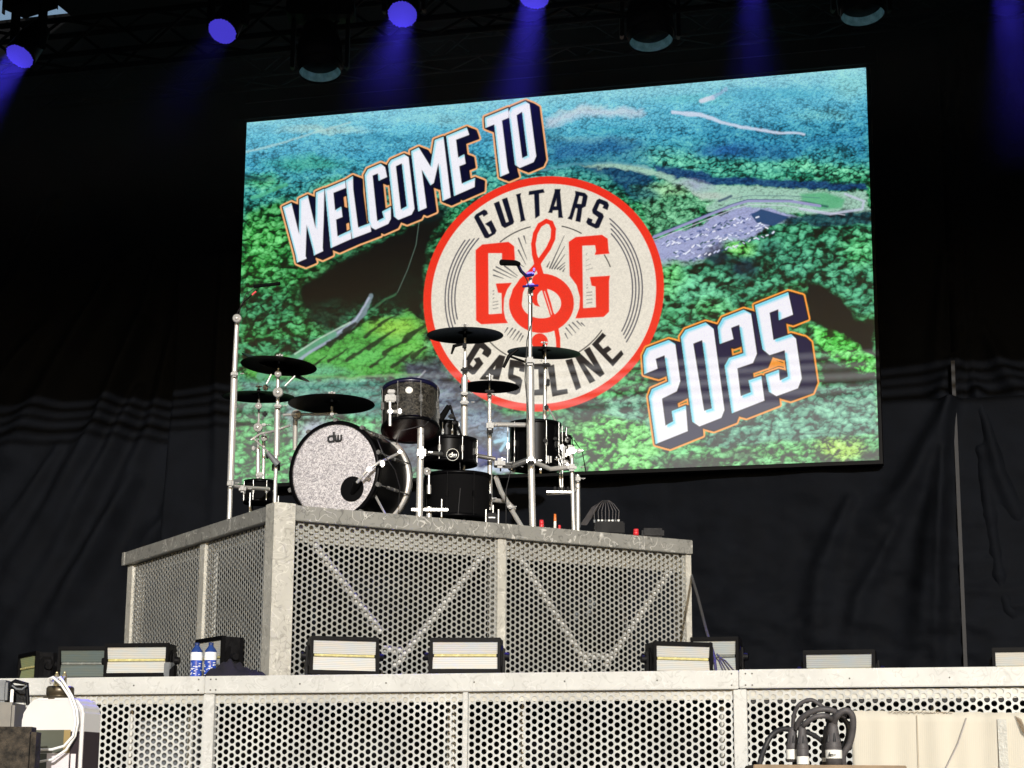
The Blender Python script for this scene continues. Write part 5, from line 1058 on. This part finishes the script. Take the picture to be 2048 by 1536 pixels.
q = MB(); a = to_floor(984, 1030, 13.25); q.box(a + Z * .05, (.075, .06, .1), bev=.01); build(q, 'body', 'black', t)
q = MB(); q.box(a + Vector((0, -.031, .065)), (.045, .003, .008)); build(q, 'name_strip', 'white_pl', t)
stand('slim chrome stand carrying the right cymbal over GASOLINE', [([(1090, 922, 14.0), (1089, 842, 14.0)], 5.5), ([(1089, 845, 14.0), (1091, 725, 14.0)], 4), ([(1091, 725, 14.0), (1091, 690, 14.0)], 2), ([(1098, 818, 14.), (1111, 842, 13.9)], 1.8)],
      (), ((1090, 852, 13.9, 24, 8), (1090, 905, 13.9, 20, 30)), ((1092, 730, 13.95, 26, 10), (1096, 765, 13.9, 10, 20), (1093, 815, 13.9, 12, 16)))
stand('chrome boom stand holding the cymbal over the bass drum', [([(590, 900, 13.6), (591, 835, 13.55)], 5), ([(567, 830, 13.55), (592, 829, 13.5), (664, 828, 13.3)], 3), ([(664, 828, 13.3), (664, 800, 13.25)], 2.4)], ((593, 829, 13.45, 10, .03),), ((664, 828, 13.28, 10, 14),), ())
stand('chrome stand with a round joint carrying the upper left cymbal', [([(553, 912, 13.95), (555, 812, 13.95)], 6), ([(555, 818, 13.95), (556, 750, 13.95)], 3.6), ([(556, 750, 13.95), (557, 728, 13.9)], 2.4), ([(533, 768, 13.95), (543, 748, 13.95)], 2), ([(570, 772, 13.95), (590, 752, 13.95)], 2)], ((556, 785, 13.88, 10.5, .03), (556, 748, 13.9, 7, .02)), ((556, 812, 13.9, 20, 10),), ())
stand('left pair of short chrome stand tubes carrying the lowest left cymbal', [([(516, 1000, 14.2), (516, 895, 14.2)], 4.4), ([(516, 898, 14.2), (518, 812, 14.3)], 2.4), ([(518, 812, 14.3), (518, 792, 14.45)], 1.6), ([(526, 1000, 14.25), (528, 865, 14.25)], 3.6), ([(502, 880, 14.1), (520, 868, 14.1), (548, 862, 14.), (580, 851, 13.9)], 2.6), ([(508, 878, 14.1), (560, 925, 13.9)], 2)],
      ((517, 812, 14.2, 7, .02), (516, 855, 14.1, 9.5, .03), (528, 876, 14.15, 7, .02), (531, 775, 14.3, 6, .02)), ((528, 850, 14.2, 14, 8), (507, 897, 14.1, 8, 12), (520, 950, 14.1, 22, 14), (516, 968, 14.1, 30, 12)), ((535, 912, 14., 10, 14), (552, 935, 14., 24, 30), (530, 828, 14.2, 14, 14)))
# hanging sticks of hardware right of the tallest post
t = thing('percussion_mount', 'cluster of black clamps and chrome rods at the right end of the rack', 'clamp cluster', at(1120, 900, 13.9))
for a in ((1112, 855, 13.9, 7, 24), (1128, 872, 13.9, 24, 22), (1118, 905, 13.85, 8, 30), (1128, 905, 13.85, 7, 36), (1140, 895, 13.8, 24, 12), (1158, 902, 13.8, 16, 12), (1132, 925, 13.85, 22, 14), (1106, 905, 13.9, 12, 12)):
    q = MB(); clampbox(q, *a); build(q, 'clamp', 'black' if a[3] > 20 and a[1] < 890 else 'clamp_metal', t)
for pts, r in (([(1119, 940, 13.9), (1121, 975, 13.9)], 2.4), ([(1125, 985, 13.9), (1125, 940, 13.9)], 1.6), ([(1148, 880, 13.8), (1165, 905, 13.8), (1172, 945, 13.85)], 1.)): q = MB(); pole(q, pts, r); build(q, 'rod', 'chrome' if r > 1.2 else 'black', t)
rk = random.Random(21)
for k in range(26):
    x_, y_ = (rk.uniform(1072, 1152), rk.uniform(862, 945)) if k < 17 else (rk.uniform(985, 1050), rk.uniform(902, 942)); q = MB(); clampbox(q, x_, y_, 13.75 + rk.uniform(-.1, .15), rk.uniform(4, 13), rk.uniform(5, 18), .02)
    if k % 3 == 0: wing(q, x_ + 5, y_, 13.7, 3)
    build(q, 'clamp', 'clamp_metal' if k % 4 == 0 else ('chrome2' if k % 4 == 1 else 'black'), t)
for k in range(12):
    x_, y_ = rk.uniform(1070, 1150), rk.uniform(855, 930); q = MB(); pole(q, [(x_, y_, 13.75), (x_ + rk.uniform(-14, 14), y_ + rk.uniform(14, 50), 13.75)], rk.uniform(.8, 1.8), 6); build(q, 'rod', 'chrome2' if k % 2 else 'black', t)
t = thing('shelf', 'narrow chrome shelf with small black items between the right posts', 'shelf', at(1125, 985, 13.8))
q = MB(); a = at(1118, 986, 13.8); q.box(a, (PXR(52, 13.8), .12, .012), bev=.003); build(q, 'shelf', 'chrome', t)
for x in (1110, 1119, 1127, 1136): q = MB(); clampbox(q, x, 978, 13.75, 7, 12); build(q, 'small_fitting', 'black', t)
# microphones on the posts
t = thing('microphone', 'dark microphone on a purple boom at the top of the tallest post', 'microphone', at(1060, 590, 13.5))
q = MB(); pole(q, [(1003, 525, 13.1), (1030, 526, 13.2), (1037, 528, 13.25)], [6.5, 6, 5], 14); build(q, 'capsule', 'black_matt', t)
q = MB(); pole(q, [(1034, 526, 13.25), (1042, 542, 13.3), (1052, 552, 13.4), (1066, 549, 13.45)], 3.6); pole(q, [(1046, 573, 13.4), (1076, 571, 13.45)], 2.4); build(q, 'boom', 'blue_violet', t)
q = MB(); clampbox(q, 1061, 548, 13.45, 22, 10); clampbox(q, 1068, 540, 13.45, 6, 10); clampbox(q, 1061, 570, 13.45, 22, 7); build(q, 'clamp', 'blue_violet', t)
q = MB(); pole(q, [(1061, 592, 13.5), (1061, 556, 13.5)], [6, 3.2]); build(q, 'sleeve', 'white_pl', t)
q = MB(); pole(q, [(1058, 582, 13.45), (1068, 575, 13.45)], 4); build(q, 'ring', 'black', t)
q = MB(); pole(q, [(1036, 530, 13.25), (1054, 560, 13.3), (1064, 600, 13.4), (1064, 640, 13.4), (1054, 680, 13.4), (1052, 720, 13.35), (1050, 760, 13.35), (1054, 800, 13.4), (1058, 840, 13.4)], 1.1, 6); tag(build(q, 'cable', 'rubber'), 'thin black cable winding down the tallest post from its microphone', 'cable')
t = thing('microphone', 'thin dark microphone on a boom above the far left post', 'microphone', at(474, 636, 13.35))
q = MB(); pole(q, [(472, 630, 13.35), (486, 606, 13.35), (506, 588, 13.35), (515, 580, 13.35)], 1.8, 6); build(q, 'boom', 'black', t)
q = MB(); pole(q, [(508, 573, 13.35), (560, 567, 13.3)], 3.6); build(q, 'capsule', 'black_matt', t)
q = MB(); pole(q, [(504, 590, 13.33), (512, 583, 13.33)], 2.2, 6); build(q, 'coloured_sleeve', 'red', t)
q = MB(); pole(q, [(510, 576, 13.33), (492, 588, 13.33), (482, 612, 13.35), (478, 634, 13.35)], .9, 5); build(q, 'lead', 'rubber', t)
t = thing('microphone', 'black microphone leaning over the small black tom', 'microphone', at(885, 830, 13.5))
q = MB(); pole(q, [(880, 840, 13.5), (898, 812, 13.5)], [7, 5.5]); build(q, 'capsule', 'black_matt', t)
q = MB(); pole(q, [(900, 810, 13.5), (906, 830, 13.5), (918, 858, 13.55), (926, 880, 13.55)], 2.6); build(q, 'boom', 'black', t)
q = MB(); clampbox(q, 903, 833, 13.5, 18, 12); clampbox(q, 908, 846, 13.5, 12, 8); build(q, 'clamp', 'black', t)
t = thing('microphone', 'grey microphone pointing down between the left stand tubes and bass drum', 'microphone', at(548, 925, 13.9))
q = MB(); pole(q, [(535, 905, 13.9), (556, 930, 13.9)], [4.5, 7]); build(q, 'capsule', 'grey_pl', t)
t = thing('clip', 'small dark clip with a dangling tail under the highest cymbal', 'clip', at(908, 692, 13.6))
q = MB(); pole(q, [(926, 688, 13.58), (908, 692, 13.6), (903, 708, 13.6)], [3, 4, 2]); build(q, 'arm', 'black', t)
t = thing('mounting_arm', 'black arm and bracket below the left end of the right cymbal', 'arm', at(1018, 720, 13.9))
q = MB(); pole(q, [(1007, 735, 13.9), (1018, 712, 13.9), (1036, 698, 13.9)], [3, 4, 3]); build(q, 'arm', 'black', t)
q = MB(); pole(q, [(1018, 712, 13.9), (1050, 724, 13.8)], 2.5); build(q, 'bracket', 'black', t)
# pedals and fittings at floor level
t = thing('foot_pedal', 'long bright pedal plate at the foot of the post holding the tom', 'pedal', to_floor(865, 1022, 13.2))
q = MB(); q.box(at(872, 1020, 13.2), (PXR(50, 13.2), .05, .018), bev=.004); q.box(at(832, 1020, 13.1), (PXR(18, 13.1), .05, .018), bev=.004); build(q, 'foot_plate', 'chrome', t)
q = MB(); a = at(858, 1014, 13.25); q.cyl(Vector((a.x, a.y, RT + .04)), a, .02, n=10); q.cyl(Vector((a.x, a.y, RT)), Vector((a.x, a.y, RT + .05)), .012, n=8); build(q, 'post', 'chrome', t)
t = thing('drum_leg_mount', 'white teardrop clamp with a hanging rod behind the post holding the tom', 'clamp', at(856, 960, 13.4))
q = MB(); knob(q, 854, 943, 13.4, 8, .02); pole(q, [(858, 950, 13.4), (858, 975, 13.4)], 2.2); build(q, 'clamp', 'chrome', t)
q = MB(); pole(q, [(858, 970, 13.4), (858, 988, 13.4)], 4.5); build(q, 'rod_end', 'chrome', t)
for i, (pts, lab) in enumerate((([(755, 880, 12.75), (765, 905, 12.7), (790, 940, 12.8), (800, 975, 12.9), (796, 1015, 13.)], 'inner'), ([(870, 830, 13.), (850, 850, 12.95), (800, 862, 12.9), (792, 890, 12.9)], 'over'), ([(918, 905, 13.4), (922, 960, 13.4), (916, 1030, 13.3)], 'mid'), ([(1030, 905, 13.5), (1012, 980, 13.45), (1012, 1055, 13.3)], 'thin'))):
    q = MB(); pole(q, pts, 1., 6); tag(build(q, 'cable', 'rubber'), {'inner': 'thin black cable curving beside the bass drum rear hoop', 'over': 'thin black cable draped below the sparkle tom', 'mid': 'thin black cable hanging from the stand between the posts', 'thin': 'thin black cable crossing in front of the hi-hat legs'}[lab], 'cable')
# cable box at the right of the riser
p = to_floor(1218, 1040, 13.62); t = thing('stage_box', 'black stage box on the riser with a fan of thin cables and white plugs', 'stage box', p)
bz = at(1218, 1046, 13.62).z
q = MB(); q.box((p.x, p.y, (RT + bz) / 2), (PXR(60, 13.62), .2, bz - RT), bev=.01); build(q, 'box', 'black', t)
for k, x in enumerate((1189, 1197, 1204, 1211, 1218, 1225, 1231, 1237)):
    a = at(x, 1043, 13.6); q = MB(); q.cyl(a - Z * .008, a + Z * .012, .009, n=8); build(q, 'plug', 'white_pl' if k % 3 != 0 else 'grey_pl', t)
    q = MB(); tx = 1212 + (x - 1213) * .25; pole(q, [(x, 1040, 13.6), (x + (x - 1213) * .05, 1022, 13.6), ((x + tx) / 2, 1008, 13.62), (tx, 1001, 13.65), (tx - 22, 1015, 13.7), (tx - 45, 1050, 13.75)], .9, 5); build(q, 'lead', 'rubber_worn', t)
def small(name, label, cat, x, y0, y1, Y, rpx, m, m2=None):
    a = at(x, y0, Y); b_ = at(x, y1, Y); b_.z = RT; a.x = b_.x; q = MB(); rr_ = PXR(rpx, Y); hgt = a.z - RT
    t = thing(name, label, cat, b_); q.lathe([(.001, 0), (rr_, 0), (rr_ * .92, hgt * .55), (rr_ * .85, hgt * .6), (rr_ * .85, hgt * .6)], b_, Z, 14); build(q, 'body', m, t)
    q = MB(); q.lathe([(rr_ * .85, hgt * .6), (rr_, hgt * .62), (rr_ * .8, hgt), (.001, hgt)], b_, Z, 14); build(q, 'top', m2 or m, t)
small('stopper', 'small red rubber stopper on the riser beside the tallest post', 'stopper', 1083, 1040, 1055, 13.4, 5, 'red')
small('marker_torch', 'little orange topped white stick standing between the posts', 'torch', 1110, 1028, 1056, 13.45, 3, 'white_pl', 'orange')
small('stopper', 'tiny red cap on the riser right of the orange topped stick', 'stopper', 1119, 1050, 1057, 13.4, 3, 'red')
small('connector', 'red connector lying on the riser right of the stage box', 'connector', 1272, 1058, 1072, 13.6, 6, 'red')
q = MB(); a = to_floor(1305, 1060, 13.75); q.box(a + Z * .035, (.16, .1, .07), bev=.015); tag(build(q, 'small_case', 'black_plastic'), 'flat black case near the right end of the riser', 'case')

# ================================================================== foreground at the barrier
M['tan'] = mat('dusty_tan_edge', (.26, .19, .12), .8, 0, .3, 12, .2, 60)
M['jug'] = mat('milky_white_jug', (.66, .65, .64), .4, 0, .06, 6)
M['jug_lbl'] = mat('grey_olive_label', (.09, .095, .07), .5, 0, .2, 8)
M['jug_khaki'] = mat('khaki_label', (.3, .22, .09), .5, 0, .1, 8)
M['jug_dark'] = mat('dark_brown_label', (.025, .015, .02), .5)
M['jug_pink'] = mat('pale_label_box', (.72, .66, .68), .5)
M['cap'] = mat('bronze_cap', (.10, .08, .05), .35, .5, .4, 20)
M['brass'] = mat('brass_fitting', (.55, .45, .25), .3, .7)
M['hose'] = mat('clear_white_hose', (.78, .78, .76), .25)
M['dirty'] = mat('dirty_brown_crust', (.045, .036, .026), .95, 0, 1., 30, 1., 90)
# road case carrying jug
def case(name, label, c, size, yaw=0.):
    t = thing(name, label, 'road case', (c[0], c[1], 0), rz=yaw)
    q = MB(); q.box((0, 0, c[2] / 2), (size[0], size[1], c[2] - .002), bev=.012); build(q, 'box', 'black_plastic', t, world=False); q = MB(); q.box((0, 0, c[2] - .012), (size[0] + .012, size[1] + .012, .024), bev=.004); build(q, 'lid_edge', 'tan', t, world=False)
    return t
zj = at(115, 1612, 8.0).z
J0 = at(113, 1612, 8.0)
case('road_case', 'road case just below the left corner carrying the fluid jug', (J0.x - .1, 8.05, zj), (.8, .5))
yawJ = -.32; jx = Vector((math.cos(yawJ), math.sin(yawJ), 0)); jy = Vector((-math.sin(yawJ), math.cos(yawJ), 0))
t = thing('fluid_jug', 'white fluid jug with brown cap and two clear hoses at lower left', 'jug', J0); s8 = 8 / FOC
q = MB(); Wj, Dj = .285, .15; htop = (1612 - 1405) * s8
outl = [(-Wj / 2, 0), (-Wj / 2, htop - .075), (-Wj / 2 + .012, htop - .045), (-Wj / 2 + .04, htop - .012), (-Wj / 2 + .06, htop), (Wj / 2 - .045, htop), (Wj / 2 - .018, htop - .02), (Wj / 2, htop - .05), (Wj / 2, 0)]
bm = bmesh.new(); fv = [bm.verts.new(J0 + jx * x + Z * z - jy * Dj / 2) for x, z in outl]; f = bm.faces.new(fv); ex = bmesh.ops.extrude_face_region(bm, geom=[f]); 
for v in [e for e in ex['geom'] if isinstance(e, bmesh.types.BMVert)]: v.co += jy * Dj
bmesh.ops.recalc_face_normals(bm, faces=bm.faces); bmesh.ops.bevel(bm, geom=list(bm.edges), offset=.011, segments=3, affect='EDGES', clamp_overlap=True); bm.verts.index_update()
q.add([v.co.copy() for v in bm.verts], [tuple(v.index for v in f.verts) for f in bm.faces], False); bm.free(); build(q, 'body', 'jug', t)
def jl(x0, x1, y0, y1, nm, m, o_=.0022, side=False):
    q = MB(); zc_ = (1612 - (y0 + y1) / 2) * s8; hh_ = (y1 - y0) * s8
    if not side: c_ = J0 + jx * ((x0 + x1) / 2) - jy * (Dj / 2 + o_ / 2) + Z * zc_; q.box(c_, (x1 - x0, o_, hh_), jx, jy, Z)
    else: c_ = J0 + jx * (Wj / 2 + o_ / 2) + jy * ((x0 + x1) / 2) + Z * zc_; q.box(c_, (o_, x1 - x0, hh_), jx, jy, Z)
    return build(q, nm, m, t)
jl(-.13, .062, 1467, 1511, 'label', 'jug_lbl'); jl(.062, .092, 1467, 1511, 'label', 'jug_khaki'); jl(.092, .132, 1470, 1600, 'label', 'jug_dark'); jl(-.13, -.01, 1512, 1600, 'label', 'jug_lbl'); jl(-.01, .09, 1512, 1600, 'label', 'jug_pink', .003); jl(.1, .122, 1513, 1600, 'label', 'jug_pink', .004)
jl(-.06, .06, 1470, 1600, 'label', 'jug_dark', .003, True)
cc = J0 + Z * htop - jx * .012; q = MB(); q.lathe([(.066, -.004), (.066, .006), (.052, .008), (.051, .014), (.056, .016), (.056, .042), (.05, .05), (.001, .052)], cc, Z, 30); build(q, 'cap', 'cap', t)
for sx in (-.02, .016):
    q = MB(); q.lathe([(.012, .05), (.012, .062), (.0095, .064), (.0095, .098), (.006, .1), (.006, .108)], cc + jx * sx, Z, 12); build(q, 'fitting', 'brass', t)
for k, sx in enumerate((-.02, .016)):
    q = MB(); top = cc + jx * sx + Z * .1
    P = [(102 + 16 * k, 1366), (97 + 16 * k, 1357), (106 + 14 * k, 1354), (122 + 8 * k, 1368), (138 + 6 * k, 1392), (148 + 6 * k, 1420), (151 + 5 * k, 1445), (146 + 4 * k, 1472), (128 + 4 * k, 1492 + 8 * k), (104, 1499 + 20 * k), (70, 1500 + 25 * k)]
    q.tube([top - Z * .01] + [at(x, y, 7.86 + .012 * k - .02 * min(1, i / 4)) for i, (x, y) in enumerate(P)], .0055, 10); build(q, 'hose', 'hose', t)
# grey machine and dirty block left of the jug
a = at(22, 1490, 8.15); t = thing('haze_machine', 'grey plastic machine with a dark carrying handle at the far left edge', 'haze machine', (a.x, a.y, at(22, 1600, 8.15).z))
q = MB(); q.box(at(12, 1470, 8.15), (PXR(56, 8.15), .25, PXR(122, 8.15)), bev=.012); build(q, 'housing', mat('warm_grey_plastic', (.16, .15, .13), .5, 0, .3, 12), t)
q = MB(); q.box(at(6, 1384, 8.1), (PXR(30, 8.1), .12, PXR(44, 8.1)), bev=.01); build(q, 'top_cover', 'grey_pl', t)
q = MB(); q.tube([at(21, 1408, 8.08), at(22, 1366, 8.08), at(30, 1362, 8.08), at(54, 1368, 8.08), at(56, 1410, 8.08)], .0085, 8); build(q, 'handle', 'black_plastic', t)
q = MB(); q.box(at(39, 1388, 8.14), (PXR(26, 8.1), .02, PXR(34, 8.1))); build(q, 'recess', 'black_plastic', t)
q = MB(); q.tube([at(24, 1371, 8.05), at(33, 1378, 8.05), at(44, 1379, 8.05), at(54, 1371, 8.05)], .004, 8); build(q, 'strap', 'grey_pl', t)
q = MB(); q.box(at(24, 1392, 8.07), (PXR(6, 8.1), .01, PXR(26, 8.1)), bev=.002); build(q, 'latch', 'white_pl', t)
q = MB(); c = at(25, 1515, 7.6); q.box(c, (PXR(98, 7.6), .12, PXR(118, 7.6)), bev=.02); blk = build(q, 'case_corner', 'dirty'); tag(blk, 'dark dirty crusted case corner at the lower left edge in front of the jug', 'case')
c0 = at(25, 1580, 7.6)
q = MB(); q.box((c0.x, 7.6, c0.z / 2), (.5, .16, c0.z), bev=.01); tag(build(q, 'road_case', 'black_plastic'), 'road case below the picture carrying the crusted case corner', 'road case')
# hanging worn connector cables at right
zc0 = at(1660, 1531, 9.0).z
case('road_case', 'road case with a dusty tan lid edge under the big connectors at lower right', (at(1652, 1531, 9.0).x, 9.05, zc0), (PXR(292, 9), .32))
def connector(label, x, ytop, ybot, Y, w, lbl, extra):
    b_ = at(x, ybot, Y); b_.z = zc0 + .001 if ybot > 1526 else b_.z; tpt = at(x, ytop, Y); t = thing('cable_connector', label, 'connector', b_, 'big black multipin connectors on the tan case'); r = PXR(w / 2, Y); h = tpt.z - b_.z
    q = MB(); q.lathe([(.001, 0), (r * .95, 0), (r * .95, h * .18), (r, h * .2), (r, h * .40), (r * .96, h * .41), (r, h * .42), (r * 1.0, h * .45), (r * .94, h * .47), (r * .98, h * .5), (r * .9, h * .53), (r * .62, h * .9), (r * .5, h), (r * .3, h)], b_, Z, 24); build(q, 'body', 'rubber_worn', t)
    for k in range(6):
        a = -math.pi / 2 + k * math.pi / 3; e = Vector((math.cos(a), math.sin(a), 0)); q = MB(); q.cyl(b_ + e * r * .82 + Z * h * .55, b_ + e * r * .55 + Z * h * .82, r * .22, r * .1, 8); build(q, 'grip_rib', 'rubber', t)
    q = MB(); q.lathe([(r * 1.02, h * lbl[0]), (r * 1.03, h * lbl[1])], b_, Z, 24); lb = build(q, 'label_tape', 'white_pl', t)
    return t, tpt
c1, p1 = connector('black connector with white tape second from left on the tan case', 1606, 1452, 1527, 9.0, 24, (.02, .22), 0)
c2, p2 = connector('black connector with lowest white tape at the left end, partly behind', 1586, 1455, 1524, 9.08, 26, (.08, .36), 0)
c3, p3 = connector('black connector with a lettered white tape, front of the right pair', 1668, 1446, 1529, 9.0, 32, (.16, .36), 0)
c4, p4 = connector('black connector hidden behind the lettered one of the right pair', 1656, 1452, 1527, 9.12, 24, (.1, .2), 0)
# hand lettering on the tape of the front right connector
lp = at(1663, 1510, 9.0); lp = Vector((lp.x, at(1668, 1510, 9.0).y - PXR(16.8, 9), lp.z))
LT = [[[(-1.6, .3), (-1.7, -.5), (-1.3, -.5), (-1.25, .2), (-1.6, .25)], [(-1.25, .8), (-1.22, -.5)]], [[(-.9, -.5), (-.9, .2), (-.55, .2), (-.5, -.1), (-.9, -.15)], [(-.9, -.5), (-.5, -.5)]], [[(-.2, -.5), (-.2, .2)], [(-.2, .1), (.15, .2), (.2, -.5)]], [[(.6, .2), (.8, -.5), (1.05, .3)]]]
build(strokes([[(x * .0115, y * .014) for x, y in P] for g_ in LT for P in g_], .0022, lp, (1, 0, 0), Z, (0, -1, 0), .001), 'hand_lettering', 'black', c3)
def cab(pts, r, label, m='rubber_worn'):
    P = [Vector(p) for p in pts]; out = []
    for i in range(len(P) - 1):
        p0, p1_, p2_, p3_ = P[max(0, i - 1)], P[i], P[i + 1], P[min(len(P) - 1, i + 2)]
        for k in range(6):
            tt = k / 6; out.append(.5 * ((2 * p1_) + (-p0 + p2_) * tt + (2 * p0 - 5 * p1_ + 4 * p2_ - p3_) * tt * tt + (-p0 + 3 * p1_ - 3 * p2_ + p3_) * tt ** 3))
    out.append(P[-1]); q = MB(); q.tube(out, r, 12); tag(build(q, 'cable', m), label, 'cable')
A9 = lambda x, y, Y=9.0: at(x, y, Y)
cab([A9(1586, 1458, 9.08), A9(1588, 1430, 9.05), A9(1600, 1408, 9.02), A9(1622, 1400, 9.), A9(1640, 1410, 9.), A9(1656, 1424, 9.02)], .0095, 'thin outermost cable loop rising highest above the left connectors')
cab([A9(1594, 1458, 9.05), A9(1600, 1440, 9.02), A9(1622, 1424, 8.98), A9(1650, 1418, 8.96), A9(1672, 1424, 8.97), A9(1690, 1432, 9.)], .0135, 'thick worn grey cable arching from the left connectors to the right pair')
cab([A9(1606, 1453), A9(1612, 1446, 8.97), A9(1630, 1434, 8.95), A9(1652, 1432, 8.95), A9(1666, 1440, 9.)], .013, 'thick brownish cable arch just under the longest one')
cab([A9(1668, 1447), A9(1674, 1432, 8.96), A9(1690, 1421, 8.94), A9(1704, 1430, 8.95), A9(1706, 1455, 8.97), A9(1700, 1485, 9.), A9(1686, 1512, 9.02), A9(1690, 1540, 9.05)], .015, 'thick cable looping out right from the lettered connector')
cab([A9(1656, 1455, 9.12), A9(1662, 1436, 9.1), A9(1680, 1432, 9.08), A9(1696, 1452, 9.08), A9(1694, 1480, 9.08), A9(1680, 1505, 9.1)], .012, 'black cable inside the right hand loop', 'rubber')
cab([A9(1592, 1462, 9.1), A9(1566, 1458, 9.08), A9(1544, 1470, 9.06), A9(1530, 1495, 9.05), A9(1520, 1525, 9.02), A9(1518, 1550, 9.)], .0125, 'black ribbed cable curving down at the left of the connectors', 'rubber')
cab([A9(1608, 1462, 9.1), A9(1630, 1472, 9.12), A9(1648, 1488, 9.14), A9(1656, 1510, 9.14)], .011, 'black cable running between the two connector pairs', 'rubber')
# cardboard sheet leaning in front of the stage
m = bpy.data.materials.new('corrugated_cardboard'); m.use_nodes = True; n = m.node_tree.nodes; l = m.node_tree.links; b = n['Principled BSDF']; b.inputs['Roughness'].default_value = .85
tcn = n.new('ShaderNodeTexCoord'); wv = n.new('ShaderNodeTexWave'); wv.bands_direction = 'X'; wv.inputs['Scale'].default_value = 34; wv.inputs['Distortion'].default_value = .6; l.new(tcn.outputs['Object'], wv.inputs[0])
nz_ = n.new('ShaderNodeTexNoise'); nz_.inputs['Scale'].default_value = 5; nz_.inputs['Detail'].default_value = 6; mp = n.new('ShaderNodeMapping'); mp.inputs['Scale'].default_value = (3, 1, .6); l.new(tcn.outputs['Object'], mp.inputs[0]); l.new(mp.outputs[0], nz_.inputs[0])
x1 = n.new('ShaderNodeMix'); x1.data_type = 'RGBA'; x1.inputs['A'].default_value = (.51, .48, .40, 1); x1.inputs['B'].default_value = (.58, .55, .47, 1); l.new(nz_.outputs[0], x1.inputs['Factor'])
x2 = n.new('ShaderNodeMix'); x2.data_type = 'RGBA'; l.new(x1.outputs['Result'], x2.inputs['A']); x2.inputs['B'].default_value = (.50, .46, .37, 1); s_ = n.new('ShaderNodeMath'); s_.operation = 'MULTIPLY'; s_.inputs[1].default_value = .14; l.new(wv.outputs[0], s_.inputs[0]); l.new(s_.outputs[0], x2.inputs['Factor']); l.new(x2.outputs['Result'], b.inputs['Base Color'])
bpn = n.new('ShaderNodeBump'); bpn.inputs['Strength'].default_value = .1; bpn.inputs['Distance'].default_value = .004; l.new(wv.outputs[0], bpn.inputs['Height']); l.new(bpn.outputs[0], b.inputs['Normal'])
c0 = at(1702, 1421, 9.55); cbx = (at(2130, 1434, 9.3) - c0); cbx.z = 0; Lc = cbx.length; cbx.normalize(); cbn = cbx.cross(Z) 
nu, nv = 60, 24; V = []; rc = random.Random(9); jag_ = [rc.uniform(-.003, .003) for _ in range(nu)]
for j in range(nv):
    for i in range(nu):
        u = i / (nu - 1); top = c0.z - .018 * u + jag_[i] * (1 if j == nv - 1 else 0) + (.004 if .25 < u < .4 and j == nv - 1 else 0); z = (c0.z - 1.2) * (1 - j / (nv - 1)) + top * (j / (nv - 1))
        V.append(c0 + cbx * Lc * u + Z * (z - c0.z) + cbn * (.006 * math.sin(u * 19) + .004 * math.sin(u * 47 + 1) - .04 * (1 - j / (nv - 1))))
q = MB(); q.add(V, [(j * nu + i, j * nu + i + 1, (j + 1) * nu + i + 1, (j + 1) * nu + i) for j in range(nv - 1) for i in range(nu - 1)], True)
# lower end on the ground through a stack: the sheet stands on a case
cb = thing('cardboard_sheet', 'large corrugated cardboard sheet leaning against the stage front at lower right', 'cardboard', (c0.x, c0.y, c0.z - 1.2)); o = build(q, 'sheet', m, cb); md = o.modifiers.new('thickness', 'SOLIDIFY'); md.thickness = .006
q = MB(); tp = onplane(2004, 1438, c0, cbn); 
q.add([tp + cbn * .016 + cbx * dx_ + Z * dz for dx_, dz in ((-.02, -.5), (.022, -.5), (.02, -.002), (-.022, .0))], [(0, 1, 2, 3)]); build(q, 'tape_strip', mat('grey_packing_tape', (.42, .42, .38), .4, 0, .15, 40, .3, 90), cb)
q = MB(); tp = onplane(1834, 1430, c0, cbn)
q.box(tp + cbn * .010 - Z * .3, (.002, .003, .6), cbx, cbn, Z); build(q, 'fold_line', mat('brown_crease', (.3, .22, .13), .9), cb)
q = MB(); b0 = onplane(1933, 1436, c0, cbn); b1 = onplane(1890, 1540, c0, cbn)
q.tube([b0 + cbn * .009, (b0 + b1) / 2 + cbn * .009 + cbx * .01, b1 + cbn * .009], .004, 4); build(q, 'scuff_line', mat('grey_scuff', (.36, .34, .33), .9), cb)
q = MB()
for k in range(7): 
    b0 = onplane(2030 + 2 * k, 1432 + k, c0, cbn); b1 = onplane(2046 + 2 * k, 1466 + k * 2, c0, cbn); q.tube([b0 + cbn * .012, b1 + cbn * .03], .0014, 4)
build(q, 'torn_fibre', 'tan', cb)
q = MB()
for k in range(26):
    u = .18 + .3 * k / 26; q.tube([c0 + cbx * Lc * u + cbn * .012 + Z * (-.018 * u - .004 + rc.uniform(-.006, .004)), c0 + cbx * Lc * (u + .012) + cbn * .014 + Z * (-.018 * u - .004 + rc.uniform(-.008, .004))], .0018, 4)
build(q, 'torn_edge', 'tan', cb)
